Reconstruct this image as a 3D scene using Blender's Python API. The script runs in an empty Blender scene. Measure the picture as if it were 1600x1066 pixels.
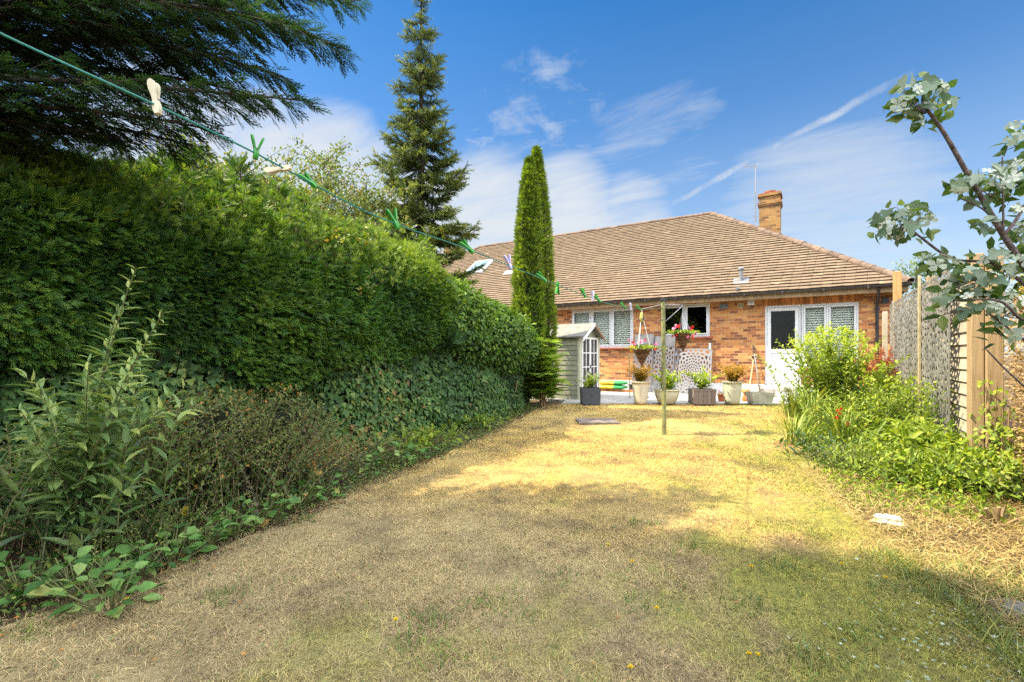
import bpy, math
import numpy as np
from mathutils import Vector

rng = np.random.default_rng(11)
scene = bpy.context.scene
COL = scene.collection
PI = math.pi

# ------------------------------------------------------------------ camera model
FPX, CX, HY, CAMZ = 750.0, 800.0, 555.0, 1.30
PHI = math.atan2(465.0, FPX)
CAM = np.array([0.0, 0.0, CAMZ])
FW = np.array([-math.sin(PHI), math.cos(PHI), 0.0])
RT = np.array([math.cos(PHI), math.sin(PHI), 0.0])
UP = np.array([0.0, 0.0, 1.0])


def ray(px, py):
    return FW + (px - CX) / FPX * RT + (HY - py) / FPX * UP


def P(px, py, depth):
    return CAM + depth * ray(px, py)


def onY(px, py, y):
    d = ray(px, py)
    return CAM + d * (y / d[1])


def onX(px, py, x):
    d = ray(px, py)
    return CAM + d * (x / d[0])


def sstep(t):
    t = np.clip(t, 0, 1)
    return t * t * (3 - 2 * t)


def gz(x, y):
    """height of the ground: the garden rises a hand's breadth towards the house"""
    return 0.15 * sstep((np.asarray(y, float) - 6.0) / 4.5)


def G(px, py):
    d = ray(px, py)
    z = 0.0
    for _ in range(6):
        t = (z - CAMZ) / d[2]
        p = CAM + d * t
        z = float(gz(p[0], p[1]))
    return np.array([p[0], p[1], z])


# ------------------------------------------------------------------ mesh builder
def unit(v):
    v = np.asarray(v, float)
    return v / np.maximum(np.linalg.norm(v, axis=-1, keepdims=True), 1e-9)


class MB:
    def __init__(s):
        s.v, s.f, s.n = [], [], 0

    def add(s, V, faces, tint=0.5):
        """faces: list of index lists, or array (m,k)"""
        V = np.asarray(V, float).reshape(-1, 3)
        if isinstance(faces, np.ndarray):
            F = [faces]
        else:
            by = {}
            for fc in faces:
                by.setdefault(len(fc), []).append(fc)
            F = [np.array(x) for x in by.values()]
        for a in F:
            t = np.full(len(a), float(tint)) if np.isscalar(tint) else np.asarray(tint)
            s.f.append((a + s.n, t))
        s.v.append(V)
        s.n += len(V)
        return s

    def scatter(s, tmpl, pos, d, up, L, W, tint, thick=None):
        TV, TF = tmpl
        pos = np.asarray(pos, float)
        N = len(pos)
        if N == 0:
            return s
        d = unit(d)
        up = np.broadcast_to(np.asarray(up, float), d.shape)
        sd = np.cross(up, d)
        bad = np.linalg.norm(sd, axis=1) < 1e-4
        if bad.any():
            sd[bad] = np.cross(np.array([0.3, 0.9, 0.2]), d[bad])
        sd = unit(sd)
        nn = np.cross(d, sd)
        L = np.broadcast_to(np.asarray(L, float), (N,))
        W = np.broadcast_to(np.asarray(W, float), (N,))
        V = (pos[:, None, :] + (L[:, None] * TV[:, 0])[..., None] * d[:, None, :]
             + (W[:, None] * TV[:, 1])[..., None] * sd[:, None, :]
             + (L[:, None] * TV[:, 2])[..., None] * nn[:, None, :])
        K = len(TV)
        tint = np.broadcast_to(np.asarray(tint, float), (N,))
        off = (np.arange(N) * K)[:, None, None]
        for fa in TF:
            fa = np.asarray(fa)
            m, k = fa.shape
            s.f.append(((fa[None] + off).reshape(-1, k) + s.n, np.repeat(tint, m)))
        s.v.append(V.reshape(-1, 3))
        s.n += N * K
        return s

    def box(s, x0, x1, y0, y1, z0, z1, tint=0.5):
        V = [(x0, y0, z0), (x1, y0, z0), (x1, y1, z0), (x0, y1, z0), (x0, y0, z1), (x1, y0, z1), (x1, y1, z1), (x0, y1, z1)]
        return s.add(V, [[0, 3, 2, 1], [4, 5, 6, 7], [0, 1, 5, 4], [1, 2, 6, 5], [2, 3, 7, 6], [3, 0, 4, 7]], tint)

    def obox(s, c, ax, ay, az, hx, hy, hz, tint=0.5):
        """box with centre c, axes and half sizes"""
        c = np.asarray(c, float)
        ax, ay, az = unit(ax) * hx, unit(ay) * hy, unit(az) * hz
        V = [c + i * ax + j * ay + k * az for k in (-1, 1) for (i, j) in ((-1, -1), (1, -1), (1, 1), (-1, 1))]
        return s.add(V, [[0, 3, 2, 1], [4, 5, 6, 7], [0, 1, 5, 4], [1, 2, 6, 5], [2, 3, 7, 6], [3, 0, 4, 7]], tint)

    def bar(s, a, b, w, h, tint=0.5, up=(0, 0, 1)):
        a, b = np.asarray(a, float), np.asarray(b, float)
        d = unit(b - a)
        up = np.asarray(up, float)
        if abs(np.dot(d, up)) > 0.98:
            up = np.array([1.0, 0, 0])
        sd = unit(np.cross(up, d))
        return s.obox((a + b) / 2, d, sd, np.cross(d, sd), np.linalg.norm(b - a) / 2, w / 2, h / 2, tint)

    def tube(s, pts, rad, n=6, tint=0.5, cap=True):
        pts = np.asarray(pts, float)
        m = len(pts)
        rad = np.broadcast_to(np.asarray(rad, float), (m,))
        tg = unit(np.gradient(pts, axis=0))
        ref = np.array([0.13, 0.2, 1.0]) if abs(unit(pts[-1] - pts[0])[2]) < 0.9 else np.array([1.0, 0.15, 0.1])
        a = unit(np.cross(ref, tg))
        b = np.cross(tg, a)
        an = np.arange(n) / n * 2 * PI
        V = pts[:, None] + rad[:, None, None] * (np.cos(an)[None, :, None] * a[:, None] + np.sin(an)[None, :, None] * b[:, None])
        i = np.arange(m - 1)[:, None] * n
        j = np.arange(n)[None]
        j2 = (j + 1) % n
        F = np.stack([i + j, i + j2, i + n + j2, i + n + j], -1).reshape(-1, 4)
        base = s.n
        s.add(V.reshape(-1, 3), F, tint)
        if cap:
            s.f.append((np.array([list(range(n))[::-1]]) + base, np.array([tint], float)))
            s.f.append((np.array([list(range((m - 1) * n, m * n))]) + base, np.array([tint], float)))
        return s

    def lathe(s, prof, c=(0, 0, 0), n=24, tint=0.5):
        prof = np.asarray(prof, float)
        m = len(prof)
        an = np.arange(n) / n * 2 * PI
        V = np.stack([prof[:, 0:1] * np.cos(an), prof[:, 0:1] * np.sin(an), np.repeat(prof[:, 1:2], n, 1)], -1) + np.asarray(c, float)
        i = np.arange(m - 1)[:, None] * n
        j = np.arange(n)[None]
        j2 = (j + 1) % n
        return s.add(V.reshape(-1, 3), np.stack([i + j, i + j2, i + n + j2, i + n + j], -1).reshape(-1, 4), tint)

    def prism(s, poly, axis, h, tint=0.5):
        """closed polygon of 3D points pushed along vector axis*h"""
        poly = np.asarray(poly, float)
        n = len(poly)
        q = poly + np.asarray(axis, float) * h
        F = [list(range(n))[::-1], list(range(n, 2 * n))] + [[i, (i + 1) % n, n + (i + 1) % n, n + i] for i in range(n)]
        return s.add(np.vstack([poly, q]), F, tint)

    def grid(s, Pts, tint=0.5, wrap=False):
        """Pts (a,b,3) sheet"""
        Pts = np.asarray(Pts, float)
        a, b = Pts.shape[:2]
        i = np.arange(a - 1)[:, None] * b
        j = np.arange(b if wrap else b - 1)[None]
        j2 = (j + 1) % b
        return s.add(Pts.reshape(-1, 3), np.stack([i + j, i + j2, i + b + j2, i + b + j], -1).reshape(-1, 4), tint)

    def build(s, name, m, parent=None, loc=None, smooth=False, bevel=0.0, solid=0.0):
        V = np.concatenate(s.v) if s.v else np.zeros((0, 3))
        if loc is None:
            loc = np.zeros(3)
        base = np.asarray(parent['_w'] if parent is not None and '_w' in parent else (0, 0, 0), float) if parent is not None else np.asarray(loc, float)
        V = V - base
        me = bpy.data.meshes.new(name)
        me.vertices.add(len(V))
        me.vertices.foreach_set('co', V.astype(np.float32).ravel())
        li = np.concatenate([a.ravel() for a, t in s.f])
        cnt = np.concatenate([np.full(len(a), a.shape[1]) for a, t in s.f])
        tn = np.concatenate([t for a, t in s.f])
        st = np.concatenate([[0], np.cumsum(cnt)[:-1]])
        me.loops.add(len(li))
        me.loops.foreach_set('vertex_index', li.astype(np.int32))
        me.polygons.add(len(cnt))
        me.polygons.foreach_set('loop_start', st.astype(np.int32))
        me.update(calc_edges=True)
        at = me.attributes.new('tint', 'FLOAT', 'FACE')
        at.data.foreach_set('value', tn.astype(np.float32))
        me.polygons.foreach_set('use_smooth', np.full(len(cnt), bool(smooth)))
        me.materials.append(m)
        o = bpy.data.objects.new(name, me)
        COL.objects.link(o)
        if parent is not None:
            o.parent = parent
            o['_w'] = list(base)
        else:
            o.location = base
            o['_w'] = list(base)
        if bevel:
            b = o.modifiers.new('bevel', 'BEVEL')
            b.width, b.segments, b.limit_method = bevel, 2, 'ANGLE'
        if solid:
            b = o.modifiers.new('solid', 'SOLIDIFY')
            b.thickness = solid
        return o


def tag(o, label=None, cat=None, group=None, kind=None):
    for k, v in (('label', label), ('category', cat), ('group', group), ('kind', kind)):
        if v:
            o[k] = v
    return o


def thing(name, label, cat, loc, group=None):
    o = bpy.data.objects.new(name, None)
    o.empty_display_size = 0.1
    COL.objects.link(o)
    o.location = [float(c) for c in loc]
    o['_w'] = [float(c) for c in loc]
    return tag(o, label, cat, group)


def copy_tree(o, parent=None):
    c = o.copy()
    COL.objects.link(c)
    if parent is not None:
        c.parent = parent
    for ch in list(o.children):
        copy_tree(ch, c)
    return c


# ------------------------------------------------------------------ materials
def new_mat(name):
    m = bpy.data.materials.new(name)
    m.use_nodes = True
    nt = m.node_tree
    nt.nodes.clear()
    out = nt.nodes.new('ShaderNodeOutputMaterial')
    return m, nt, out


class NT:
    def __init__(s, nt):
        s.nt = nt

    def n(s, typ, **kw):
        nd = s.nt.nodes.new(typ)
        ins = kw.pop('ins', {})
        for k, v in kw.items():
            setattr(nd, k, v)
        for k, v in ins.items():
            if isinstance(v, bpy.types.NodeSocket):
                s.nt.links.new(v, nd.inputs[k])
            else:
                nd.inputs[k].default_value = v
        return nd

    def math(s, op, a, b=0.0, c=0.0, clamp=False):
        return s.n('ShaderNodeMath', operation=op, use_clamp=clamp, ins={0: a, 1: b, 2: c}).outputs[0]

    def vmath(s, op, a, b=(0, 0, 0)):
        nd = s.n('ShaderNodeVectorMath', operation=op, ins={0: a, 1: b})
        return nd.outputs['Value'] if op in ('DOT_PRODUCT', 'LENGTH', 'DISTANCE') else nd.outputs[0]

    def ramp(s, fac, stops, interp='LINEAR'):
        nd = s.n('ShaderNodeValToRGB')
        e = nd.color_ramp.elements
        nd.color_ramp.interpolation = interp
        while len(e) < len(stops):
            e.new(0.5)
        for el, (p, c) in zip(e, stops):
            el.position = p
            el.color = (c[0], c[1], c[2], 1) if not np.isscalar(c) else (c, c, c, 1)
        s.nt.links.new(fac, nd.inputs[0])
        return nd.outputs[0]

    def noise(s, vec, scale, detail=4, rough=0.55, dist=0.0):
        nd = s.n('ShaderNodeTexNoise', ins={'Scale': scale, 'Detail': detail, 'Roughness': rough, 'Distortion': dist})
        if vec is not None:
            s.nt.links.new(vec, nd.inputs['Vector'])
        return nd.outputs['Fac']

    def mix(s, fac, a, b, blend='MIX'):
        nd = s.n('ShaderNodeMix', data_type='RGBA', blend_type=blend)
        for idx, v in ((0, fac), (6, a), (7, b)):
            if isinstance(v, bpy.types.NodeSocket):
                s.nt.links.new(v, nd.inputs[idx])
            else:
                nd.inputs[idx].default_value = v if idx == 0 else (v[0], v[1], v[2], 1)
        return nd.outputs[2]

    def obj(s):
        return s.n('ShaderNodeTexCoord').outputs['Object']

    def tint(s):
        return s.n('ShaderNodeAttribute', attribute_name='tint').outputs['Fac']

    def bump(s, h, strength=0.5, dist=0.01):
        return s.n('ShaderNodeBump', ins={'Height': h, 'Strength': strength, 'Distance': dist}).outputs[0]

    def principled(s, color, rough=0.6, normal=None, metal=0.0, spec=0.5, **kw):
        nd = s.n('ShaderNodeBsdfPrincipled', ins={'Metallic': metal, 'Specular IOR Level': spec})
        for k, v in (('Base Color', color), ('Roughness', rough), ('Normal', normal)):
            if v is None:
                continue
            if isinstance(v, bpy.types.NodeSocket):
                s.nt.links.new(v, nd.inputs[k])
            else:
                nd.inputs[k].default_value = (v[0], v[1], v[2], 1) if k == 'Base Color' else v
        for k, v in kw.items():
            nd.inputs[k].default_value = v
        return nd.outputs[0]

    def link(s, a, b):
        s.nt.links.new(a, b)


def simple(name, col, rough=0.6, var=0.15, scale=8.0, bump=0.0, bscale=40.0, metal=0.0, spec=0.5, tintvar=0.0, col2=None):
    """one painted / plain surface with uneven tone and a fine bump"""
    m, nt, out = new_mat(name)
    k = NT(nt)
    co = k.obj()
    f = k.noise(co, scale, 5, 0.6)
    c2 = col2 if col2 else [c * (1 - 2 * var) for c in col]
    c1 = [min(1, c * (1 + var)) for c in col] if not col2 else col
    c = k.ramp(f, [(0.3, c2), (0.7, c1)])
    if tintvar:
        t = k.tint()
        c = k.mix(1.0, c, k.ramp(t, [(0, [1 - tintvar] * 3), (1, [1 + tintvar] * 3)]), 'MULTIPLY')
    nrm = k.bump(k.noise(co, bscale, 6, 0.65), bump, 0.01) if bump else None
    k.link(k.principled(c, rough, nrm, metal, spec), out.inputs[0])
    return m


def leaf_mat(name, stops, trans=0.3, rough=0.5, nscale=1.6, namp=0.35, spec=0.4, tcol=(1.25, 1.35, 0.6)):
    m, nt, out = new_mat(name)
    k = NT(nt)
    c = k.ramp(k.tint(), stops)
    f = k.noise(k.obj(), nscale, 4, 0.6)
    c = k.mix(1.0, c, k.ramp(f, [(0.3, [1 - namp] * 3), (0.72, [1 + namp, 1 + namp * 0.9, 1 + namp * 0.5])]), 'MULTIPLY')
    pb = k.principled(c, rough, None, 0, spec)
    tc = k.mix(1.0, c, tcol, 'MULTIPLY')
    tr = k.n('ShaderNodeBsdfTranslucent', ins={'Color': tc}).outputs[0]
    mx = k.n('ShaderNodeMixShader', ins={0: trans, 1: pb, 2: tr})
    k.link(mx.outputs[0], out.inputs[0])
    return m


M = {}


def materials():
    # brick
    def brick(name, ca, cb, cm, flip=False, sc=1.0):
        m, nt, out = new_mat(name)
        k = NT(nt)
        co = k.obj()
        sep = k.n('ShaderNodeSeparateXYZ', ins={0: co})
        u = k.math('ADD', sep.outputs[0], sep.outputs[1])
        wob = k.math('MULTIPLY', k.math('SUBTRACT', k.noise(co, 9, 2), 0.5), 0.008)
        vec = k.n('ShaderNodeCombineXYZ', ins={0: k.math('ADD', u, wob), 1: k.math('ADD', sep.outputs[2], wob), 2: 0.0}).outputs[0]
        bt = k.n('ShaderNodeTexBrick', offset=0.5, ins={'Vector': vec, 'Color1': (0, 0, 0, 1), 'Color2': (1, 1, 1, 1), 'Mortar': (0.5, 0.5, 0.5, 1), 'Scale': 1.0,
                                                        'Mortar Size': 0.006, 'Mortar Smooth': 0.1, 'Bias': 0.0, 'Brick Width': 0.225 * sc, 'Row Height': 0.075 * sc})
        bricks = k.ramp(bt.outputs['Color'], ca)
        bricks = k.mix(k.math('MULTIPLY', k.noise(co, 30, 5, 0.7), 0.5), bricks, cb)
        big = k.ramp(k.noise(co, 0.9, 4), [(0.3, (0.8, 0.76, 0.74)), (0.7, (1.15, 1.12, 1.1))])
        bricks = k.mix(1.0, bricks, big, 'MULTIPLY')
        c = k.mix(bt.outputs['Fac'], bricks, cm)
        h = k.math('SUBTRACT', k.math('MULTIPLY', k.noise(co, 70, 4), 0.35), bt.outputs['Fac'])
        k.link(k.principled(c, 0.85, k.bump(h, 0.7, 0.008), 0, 0.25), out.inputs[0])
        return m
    M['brick'] = brick('brickwork', [(0.0, (0.12, 0.04, 0.022)), (0.2, (0.26, 0.085, 0.04)), (0.45, (0.45, 0.165, 0.048)), (0.7, (0.56, 0.25, 0.075)), (0.88, (0.6, 0.33, 0.12)), (1.0, (0.2, 0.07, 0.035))], (0.34, 0.15, 0.065), (0.43, 0.3, 0.18))
    M['brick_chimney'] = brick('chimney_brick', [(0.0, (0.1, 0.05, 0.025)), (0.5, (0.3, 0.145, 0.045)), (1.0, (0.36, 0.2, 0.06))], (0.17, 0.1, 0.045), (0.26, 0.21, 0.13))
    M['soldier'] = simple('soldier_bricks', (0.44, 0.17, 0.05), 0.85, 0.2, 14, 0.4, 60, tintvar=0.4)
    # roof tile
    m, nt, out = new_mat('roof_tile')
    k = NT(nt)
    co = k.obj()
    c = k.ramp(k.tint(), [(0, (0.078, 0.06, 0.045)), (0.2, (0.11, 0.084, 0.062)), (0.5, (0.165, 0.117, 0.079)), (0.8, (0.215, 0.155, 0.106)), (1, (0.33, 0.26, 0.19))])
    c = k.mix(k.ramp(k.noise(co, 11, 6, 0.7), [(0.5, 0.0), (0.72, 0.6)]), c, (0.105, 0.095, 0.06))
    c = k.mix(k.ramp(k.noise(co, 3, 6, 0.7), [(0.6, 0.0), (0.7, 0.5)]), c, (0.42, 0.33, 0.2))
    k.link(k.principled(c, 0.9, k.bump(k.noise(co, 60, 5), 0.5, 0.006), 0, 0.2), out.inputs[0])
    M['tile'] = m
    M['ridge'] = simple('ridge_tile', (0.15, 0.1, 0.072), 0.9, 0.25, 9, 0.4, 50, tintvar=0.3)
    M['white'] = simple('white_upvc', (0.62, 0.635, 0.65), 0.35, 0.03, 3)
    M['white_paint'] = simple('white_paint', (0.78, 0.77, 0.74), 0.5, 0.07, 9, 0.15, 60)
    M['plinth'] = simple('painted_plinth', (0.62, 0.64, 0.66), 0.8, 0.12, 6, 0.3)
    M['fascia'] = simple('fascia_board', (0.3, 0.2, 0.1), 0.7, 0.2, 7, 0.2)
    M['black_plastic'] = simple('black_plastic', (0.018, 0.018, 0.022), 0.4, 0.2, 12)
    M['gutter'] = simple('gutter_plastic', (0.045, 0.04, 0.04), 0.45, 0.3, 12)
    M['lead'] = simple('lead_grey', (0.2, 0.205, 0.22), 0.6, 0.2, 14, 0.2)
    M['red_sill'] = simple('red_sill_tile', (0.27, 0.07, 0.05), 0.5, 0.2, 12, 0.2)
    M['terracotta'] = simple('terracotta', (0.5, 0.16, 0.05), 0.8, 0.15, 12, 0.2)
    M['chimney_pot'] = simple('clay_pot', (0.3, 0.11, 0.06), 0.8, 0.15, 12, 0.2)
    M['metal'] = simple('galvanised_metal', (0.32, 0.32, 0.33), 0.4, 0.2, 20, metal=0.8)
    M['blind'] = simple('blind_slat', (0.76, 0.77, 0.72), 0.6, 0.05, 3)
    M['dark_room'] = simple('room_interior', (0.055, 0.05, 0.045), 0.9, 0.4, 1.5)
    m, nt, out = new_mat('window_glass')
    k = NT(nt)
    fr = k.n('ShaderNodeFresnel', ins={'IOR': 1.5}).outputs[0]
    gl = k.n('ShaderNodeBsdfGlossy', ins={'Roughness': 0.02, 'Color': (1, 1, 1, 1)}).outputs[0]
    tp = k.n('ShaderNodeBsdfTransparent', ins={'Color': (0.93, 0.95, 0.925, 1)}).outputs[0]
    k.link(k.n('ShaderNodeMixShader', ins={0: k.math('ADD', k.math('MULTIPLY', fr, .55), 0.0, clamp=True), 1: tp, 2: gl}).outputs[0], out.inputs[0])
    M['glass'] = m
    M['shedglass'] = simple('shed_glass', (0.07, 0.06, 0.055), 0.12, 0.3, 2, spec=0.3)
    M['skyglass'] = simple('skylight_glass', (0.16, 0.26, 0.36), 0.25, 0.05, 2, spec=0.2)
    # timber
    def timber(name, col, grain=(40, 3, 3), rough=0.8, var=0.35):
        m, nt, out = new_mat(name)
        k = NT(nt)
        mp = k.n('ShaderNodeMapping', ins={'Vector': k.obj(), 'Scale': grain}).outputs[0]
        f = k.noise(mp, 1.0, 6, 0.65, 0.6)
        c = k.ramp(f, [(0.25, [c * (1 - var) for c in col]), (0.75, [min(1, c * (1 + var * 0.6)) for c in col])])
        c = k.mix(1.0, c, k.ramp(k.tint(), [(0, [0.7] * 3), (1, [1.3] * 3)]), 'MULTIPLY')
        c = k.mix(k.ramp(k.noise(k.obj(), 5, 4), [(0.55, 0.0), (0.8, 0.35)]), c, [x * 0.45 for x in col])
        k.link(k.principled(c, rough, k.bump(f, 0.35, 0.004), 0, 0.3), out.inputs[0])
        return m
    M['timber'] = timber('treated_post_timber', (0.36, 0.255, 0.145), (40, 40, 2.5))
    M['timber_fresh'] = timber('fresh_orange_timber', (0.46, 0.27, 0.11), (30, 30, 2.5))
    M['grey_timber'] = timber('weathered_lap_board', (0.44, 0.39, 0.31), (30, 2.5, 30))
    M['shed_board'] = timber('sage_shed_board', (0.25, 0.25, 0.175), (3, 30, 30), 0.7, 0.12)
    M['shed_trim'] = timber('sage_shed_trim', (0.42, 0.41, 0.3), (20, 20, 3), 0.7, 0.12)
    M['shed_barge'] = timber('brown_barge_board', (0.25, 0.15, 0.09), (20, 20, 20), 0.7, 0.2)
    M['felt'] = simple('mineral_roof_felt', (0.21, 0.2, 0.175), 0.95, 0.18, 5, 0.5, 180)
    M['wood_planter'] = timber('dark_planter_wood', (0.19, 0.15, 0.13), (25, 25, 3), 0.75, 0.2)
    M['clothes_post'] = simple('mossy_green_pole', (0.25, 0.27, 0.1), 0.75, 0.35, 9, 0.3, 60, col2=(0.12, 0.11, 0.05))
    M['bamboo'] = simple('bamboo_cane', (0.42, 0.34, 0.2), 0.6, 0.15, 20)
    # pots and small things
    M['cream_pot'] = simple('cream_stone_pot', (0.55, 0.5, 0.4), 0.75, 0.1, 10, 0.15, 90)
    M['stone_pot'] = simple('pale_green_stone_pot', (0.47, 0.47, 0.36), 0.8, 0.12, 12, 0.2, 90)
    M['slate_pot'] = simple('slate_grey_planter', (0.055, 0.062, 0.075), 0.7, 0.2, 9, 0.15, 60)
    M['galv_trough'] = simple('weathered_trough', (0.42, 0.42, 0.36), 0.65, 0.2, 7, 0.2, 50)
    M['soil'] = simple('potting_soil', (0.06, 0.04, 0.028), 0.95, 0.4, 30, 0.6, 60)
    M['screen_dark'] = simple('charcoal_screen', (0.035, 0.036, 0.045), 0.6, 0.2, 6)
    M['screen_mid'] = simple('slate_screen', (0.11, 0.11, 0.13), 0.6, 0.2, 6)
    M['screen_grey'] = simple('grey_screen', (0.19, 0.19, 0.21), 0.6, 0.1, 6)
    M['screen_fence'] = simple('grey_green_screen', (0.2, 0.198, 0.185), 0.6, 0.25, 3)
    M['bag_yellow'] = simple('yellow_plastic_bag', (0.62, 0.5, 0.03), 0.35, 0.15, 8, 0.3, 14)
    M['bag_green'] = simple('green_plastic_bag', (0.03, 0.28, 0.08), 0.35, 0.15, 8, 0.3, 14)
    M['cord'] = simple('green_cord', (0.02, 0.2, 0.16), 0.4, 0.15, 200)
    M['peg_cream'] = simple('cream_plastic', (0.68, 0.6, 0.42), 0.4, 0.06, 40)
    M['peg_green'] = simple('green_plastic', (0.03, 0.24, 0.02), 0.35, 0.1, 40)
    M['peg_lilac'] = simple('lilac_plastic', (0.5, 0.44, 0.62), 0.4, 0.06, 40)
    M['rust'] = simple('rusty_spring', (0.16, 0.07, 0.04), 0.6, 0.3, 80, metal=0.4)
    M['wicker'] = simple('dark_wicker', (0.14, 0.07, 0.035), 0.8, 0.35, 40, 0.5, 90, tintvar=0.4)
    M['slab'] = simple('stone_slab', (0.19, 0.15, 0.13), 0.9, 0.25, 7, 0.5, 40)
    M['whitestone'] = simple('white_cloth', (0.55, 0.53, 0.48), 0.9, 0.12, 15, 0.4, 60)
    M['rock'] = simple('grey_rock', (0.25, 0.23, 0.2), 0.9, 0.3, 8, 0.5, 40)
    M['bark'] = simple('bark', (0.065, 0.048, 0.036), 0.9, 0.35, 14, 0.7, 40)
    M['bark_grey'] = simple('grey_brown_bark', (0.17, 0.12, 0.1), 0.85, 0.4, 45, 0.9, 140)
    M['stem_green'] = simple('green_stem', (0.14, 0.15, 0.05), 0.7, 0.25, 12)
    M['stem_brown'] = simple('dry_stem', (0.3, 0.2, 0.1), 0.8, 0.3, 12)
    M['stem_grey'] = simple('dark_twig', (0.1, 0.075, 0.06), 0.8, 0.3, 12)
    M['bluetit'] = simple('bird_ornament_yellow', (0.45, 0.4, 0.1), 0.5, 0.2, 30)
    M['orange_glaze'] = simple('orange_glaze', (0.55, 0.24, 0.04), 0.5, 0.3, 14)
    # foliage
    M['cedar_dark'] = leaf_mat('leylandii_dark', [(0, (0.014, 0.036, 0.02)), (0.6, (0.045, 0.09, 0.035)), (1, (0.12, 0.16, 0.04))], 0.4, 0.6, 1.2, 0.3)
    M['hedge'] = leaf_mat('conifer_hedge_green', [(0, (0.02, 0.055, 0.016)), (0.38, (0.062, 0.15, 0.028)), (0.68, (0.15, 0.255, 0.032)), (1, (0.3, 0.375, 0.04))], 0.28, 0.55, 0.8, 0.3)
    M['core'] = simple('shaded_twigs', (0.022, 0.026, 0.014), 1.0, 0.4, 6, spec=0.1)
    M['spruce'] = leaf_mat('spruce_needles', [(0, (0.022, 0.04, 0.016)), (0.5, (0.09, 0.135, 0.03)), (1, (0.33, 0.36, 0.06))], 0.2, 0.55, 1.5, 0.3)
    M['thuja'] = leaf_mat('thuja_sprays', [(0, (0.03, 0.065, 0.01)), (0.5, (0.14, 0.215, 0.02)), (1, (0.38, 0.46, 0.04))], 0.35, 0.55, 2.2, 0.3)
    M['laurel'] = leaf_mat('mound_leaf', [(0, (0.03, 0.072, 0.018)), (0.5, (0.11, 0.21, 0.038)), (1, (0.38, 0.48, 0.06))], 0.35, 0.5, 1.3, 0.3, 0.35)
    M['ivy'] = leaf_mat('ivy_leaf', [(0, (0.025, 0.065, 0.02)), (0.5, (0.075, 0.155, 0.04)), (0.76, (0.2, 0.26, 0.07)), (0.86, (0.28, 0.17, 0.06)), (1, (0.18, 0.09, 0.035))], 0.25, 0.55, 1.6, 0.35, 0.3)
    M['buddleia'] = leaf_mat('buddleia_leaf', [(0, (0.07, 0.13, 0.055)), (0.5, (0.18, 0.28, 0.1)), (1, (0.42, 0.47, 0.14))], 0.35, 0.5, 2, 0.25)
    M['smallleaf'] = leaf_mat('shrub_small_leaf', [(0, (0.035, 0.075, 0.022)), (0.6, (0.11, 0.175, 0.04)), (0.92, (0.26, 0.3, 0.06)), (1, (0.36, 0.2, 0.03))], 0.3, 0.5, 2, 0.3)
    M['drytwig'] = leaf_mat('dry_shrub_leaf', [(0, (0.07, 0.05, 0.03)), (0.3, (0.16, 0.11, 0.06)), (0.5, (0.1, 0.13, 0.04)), (0.8, (0.17, 0.2, 0.06)), (0.9, (0.3, 0.17, 0.06)), (1, (0.5, 0.2, 0.04))], 0.25, 0.7, 2, 0.3)
    M['bergenia'] = leaf_mat('broad_ground_leaf', [(0, (0.035, 0.095, 0.025)), (0.55, (0.11, 0.225, 0.055)), (0.9, (0.25, 0.34, 0.11)), (1, (0.42, 0.28, 0.08))], 0.25, 0.6, 9, 0.35, 0.3)
    M['lime'] = leaf_mat('lime_leaf', [(0, (0.1, 0.18, 0.02)), (0.5, (0.3, 0.4, 0.03)), (1, (0.55, 0.6, 0.06))], 0.35, 0.5, 3, 0.25)
    M['fresh'] = leaf_mat('fresh_green_leaf', [(0, (0.055, 0.11, 0.015)), (0.45, (0.175, 0.265, 0.024)), (1, (0.42, 0.48, 0.05))], 0.35, 0.5, 2, 0.28)
    M['sumac'] = leaf_mat('sumac_leaf', [(0, (0.06, 0.14, 0.025)), (0.5, (0.16, 0.28, 0.035)), (1, (0.42, 0.5, 0.08))], 0.4, 0.5, 2, 0.25)
    M['darkleaf'] = leaf_mat('dark_glossy_leaf', [(0, (0.025, 0.06, 0.015)), (0.6, (0.07, 0.13, 0.03)), (1, (0.17, 0.24, 0.05))], 0.3, 0.35, 2, 0.3, 0.5)
    M['acer'] = leaf_mat('acer_leaf', [(0, (0.2, 0.05, 0.03)), (0.6, (0.42, 0.13, 0.06)), (1, (0.5, 0.24, 0.1))], 0.35, 0.55, 2, 0.2, 0.3, (1.3, 0.9, 0.7))
    M['bronze'] = leaf_mat('bronze_leaf', [(0, (0.14, 0.12, 0.02)), (0.45, (0.34, 0.2, 0.03)), (0.8, (0.52, 0.26, 0.05)), (1, (0.3, 0.32, 0.05))], 0.35, 0.5, 3, 0.2)
    M['strap'] = leaf_mat('strap_leaf', [(0, (0.08, 0.13, 0.02)), (0.6, (0.24, 0.32, 0.05)), (1, (0.58, 0.52, 0.08))], 0.3, 0.5, 3, 0.2)
    M['dryhedge'] = leaf_mat('brown_clipped_hedge', [(0, (0.22, 0.13, 0.06)), (0.5, (0.44, 0.29, 0.14)), (0.9, (0.62, 0.46, 0.25)), (1, (0.35, 0.38, 0.08))], 0.2, 0.8, 2, 0.2)
    M['goldhedge'] = leaf_mat('golden_hedge_leaf', [(0, (0.13, 0.11, 0.015)), (0.5, (0.36, 0.28, 0.03)), (1, (0.55, 0.45, 0.06))], 0.3, 0.6, 3, 0.2)
    M['petal_white'] = leaf_mat('white_petal', [(0, (0.26, 0.32, 0.21)), (0.5, (0.42, 0.47, 0.35)), (1, (0.66, 0.68, 0.57))], 0.3, 0.6, 8, 0.08, 0.3, (1, 1, 0.95))
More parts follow.
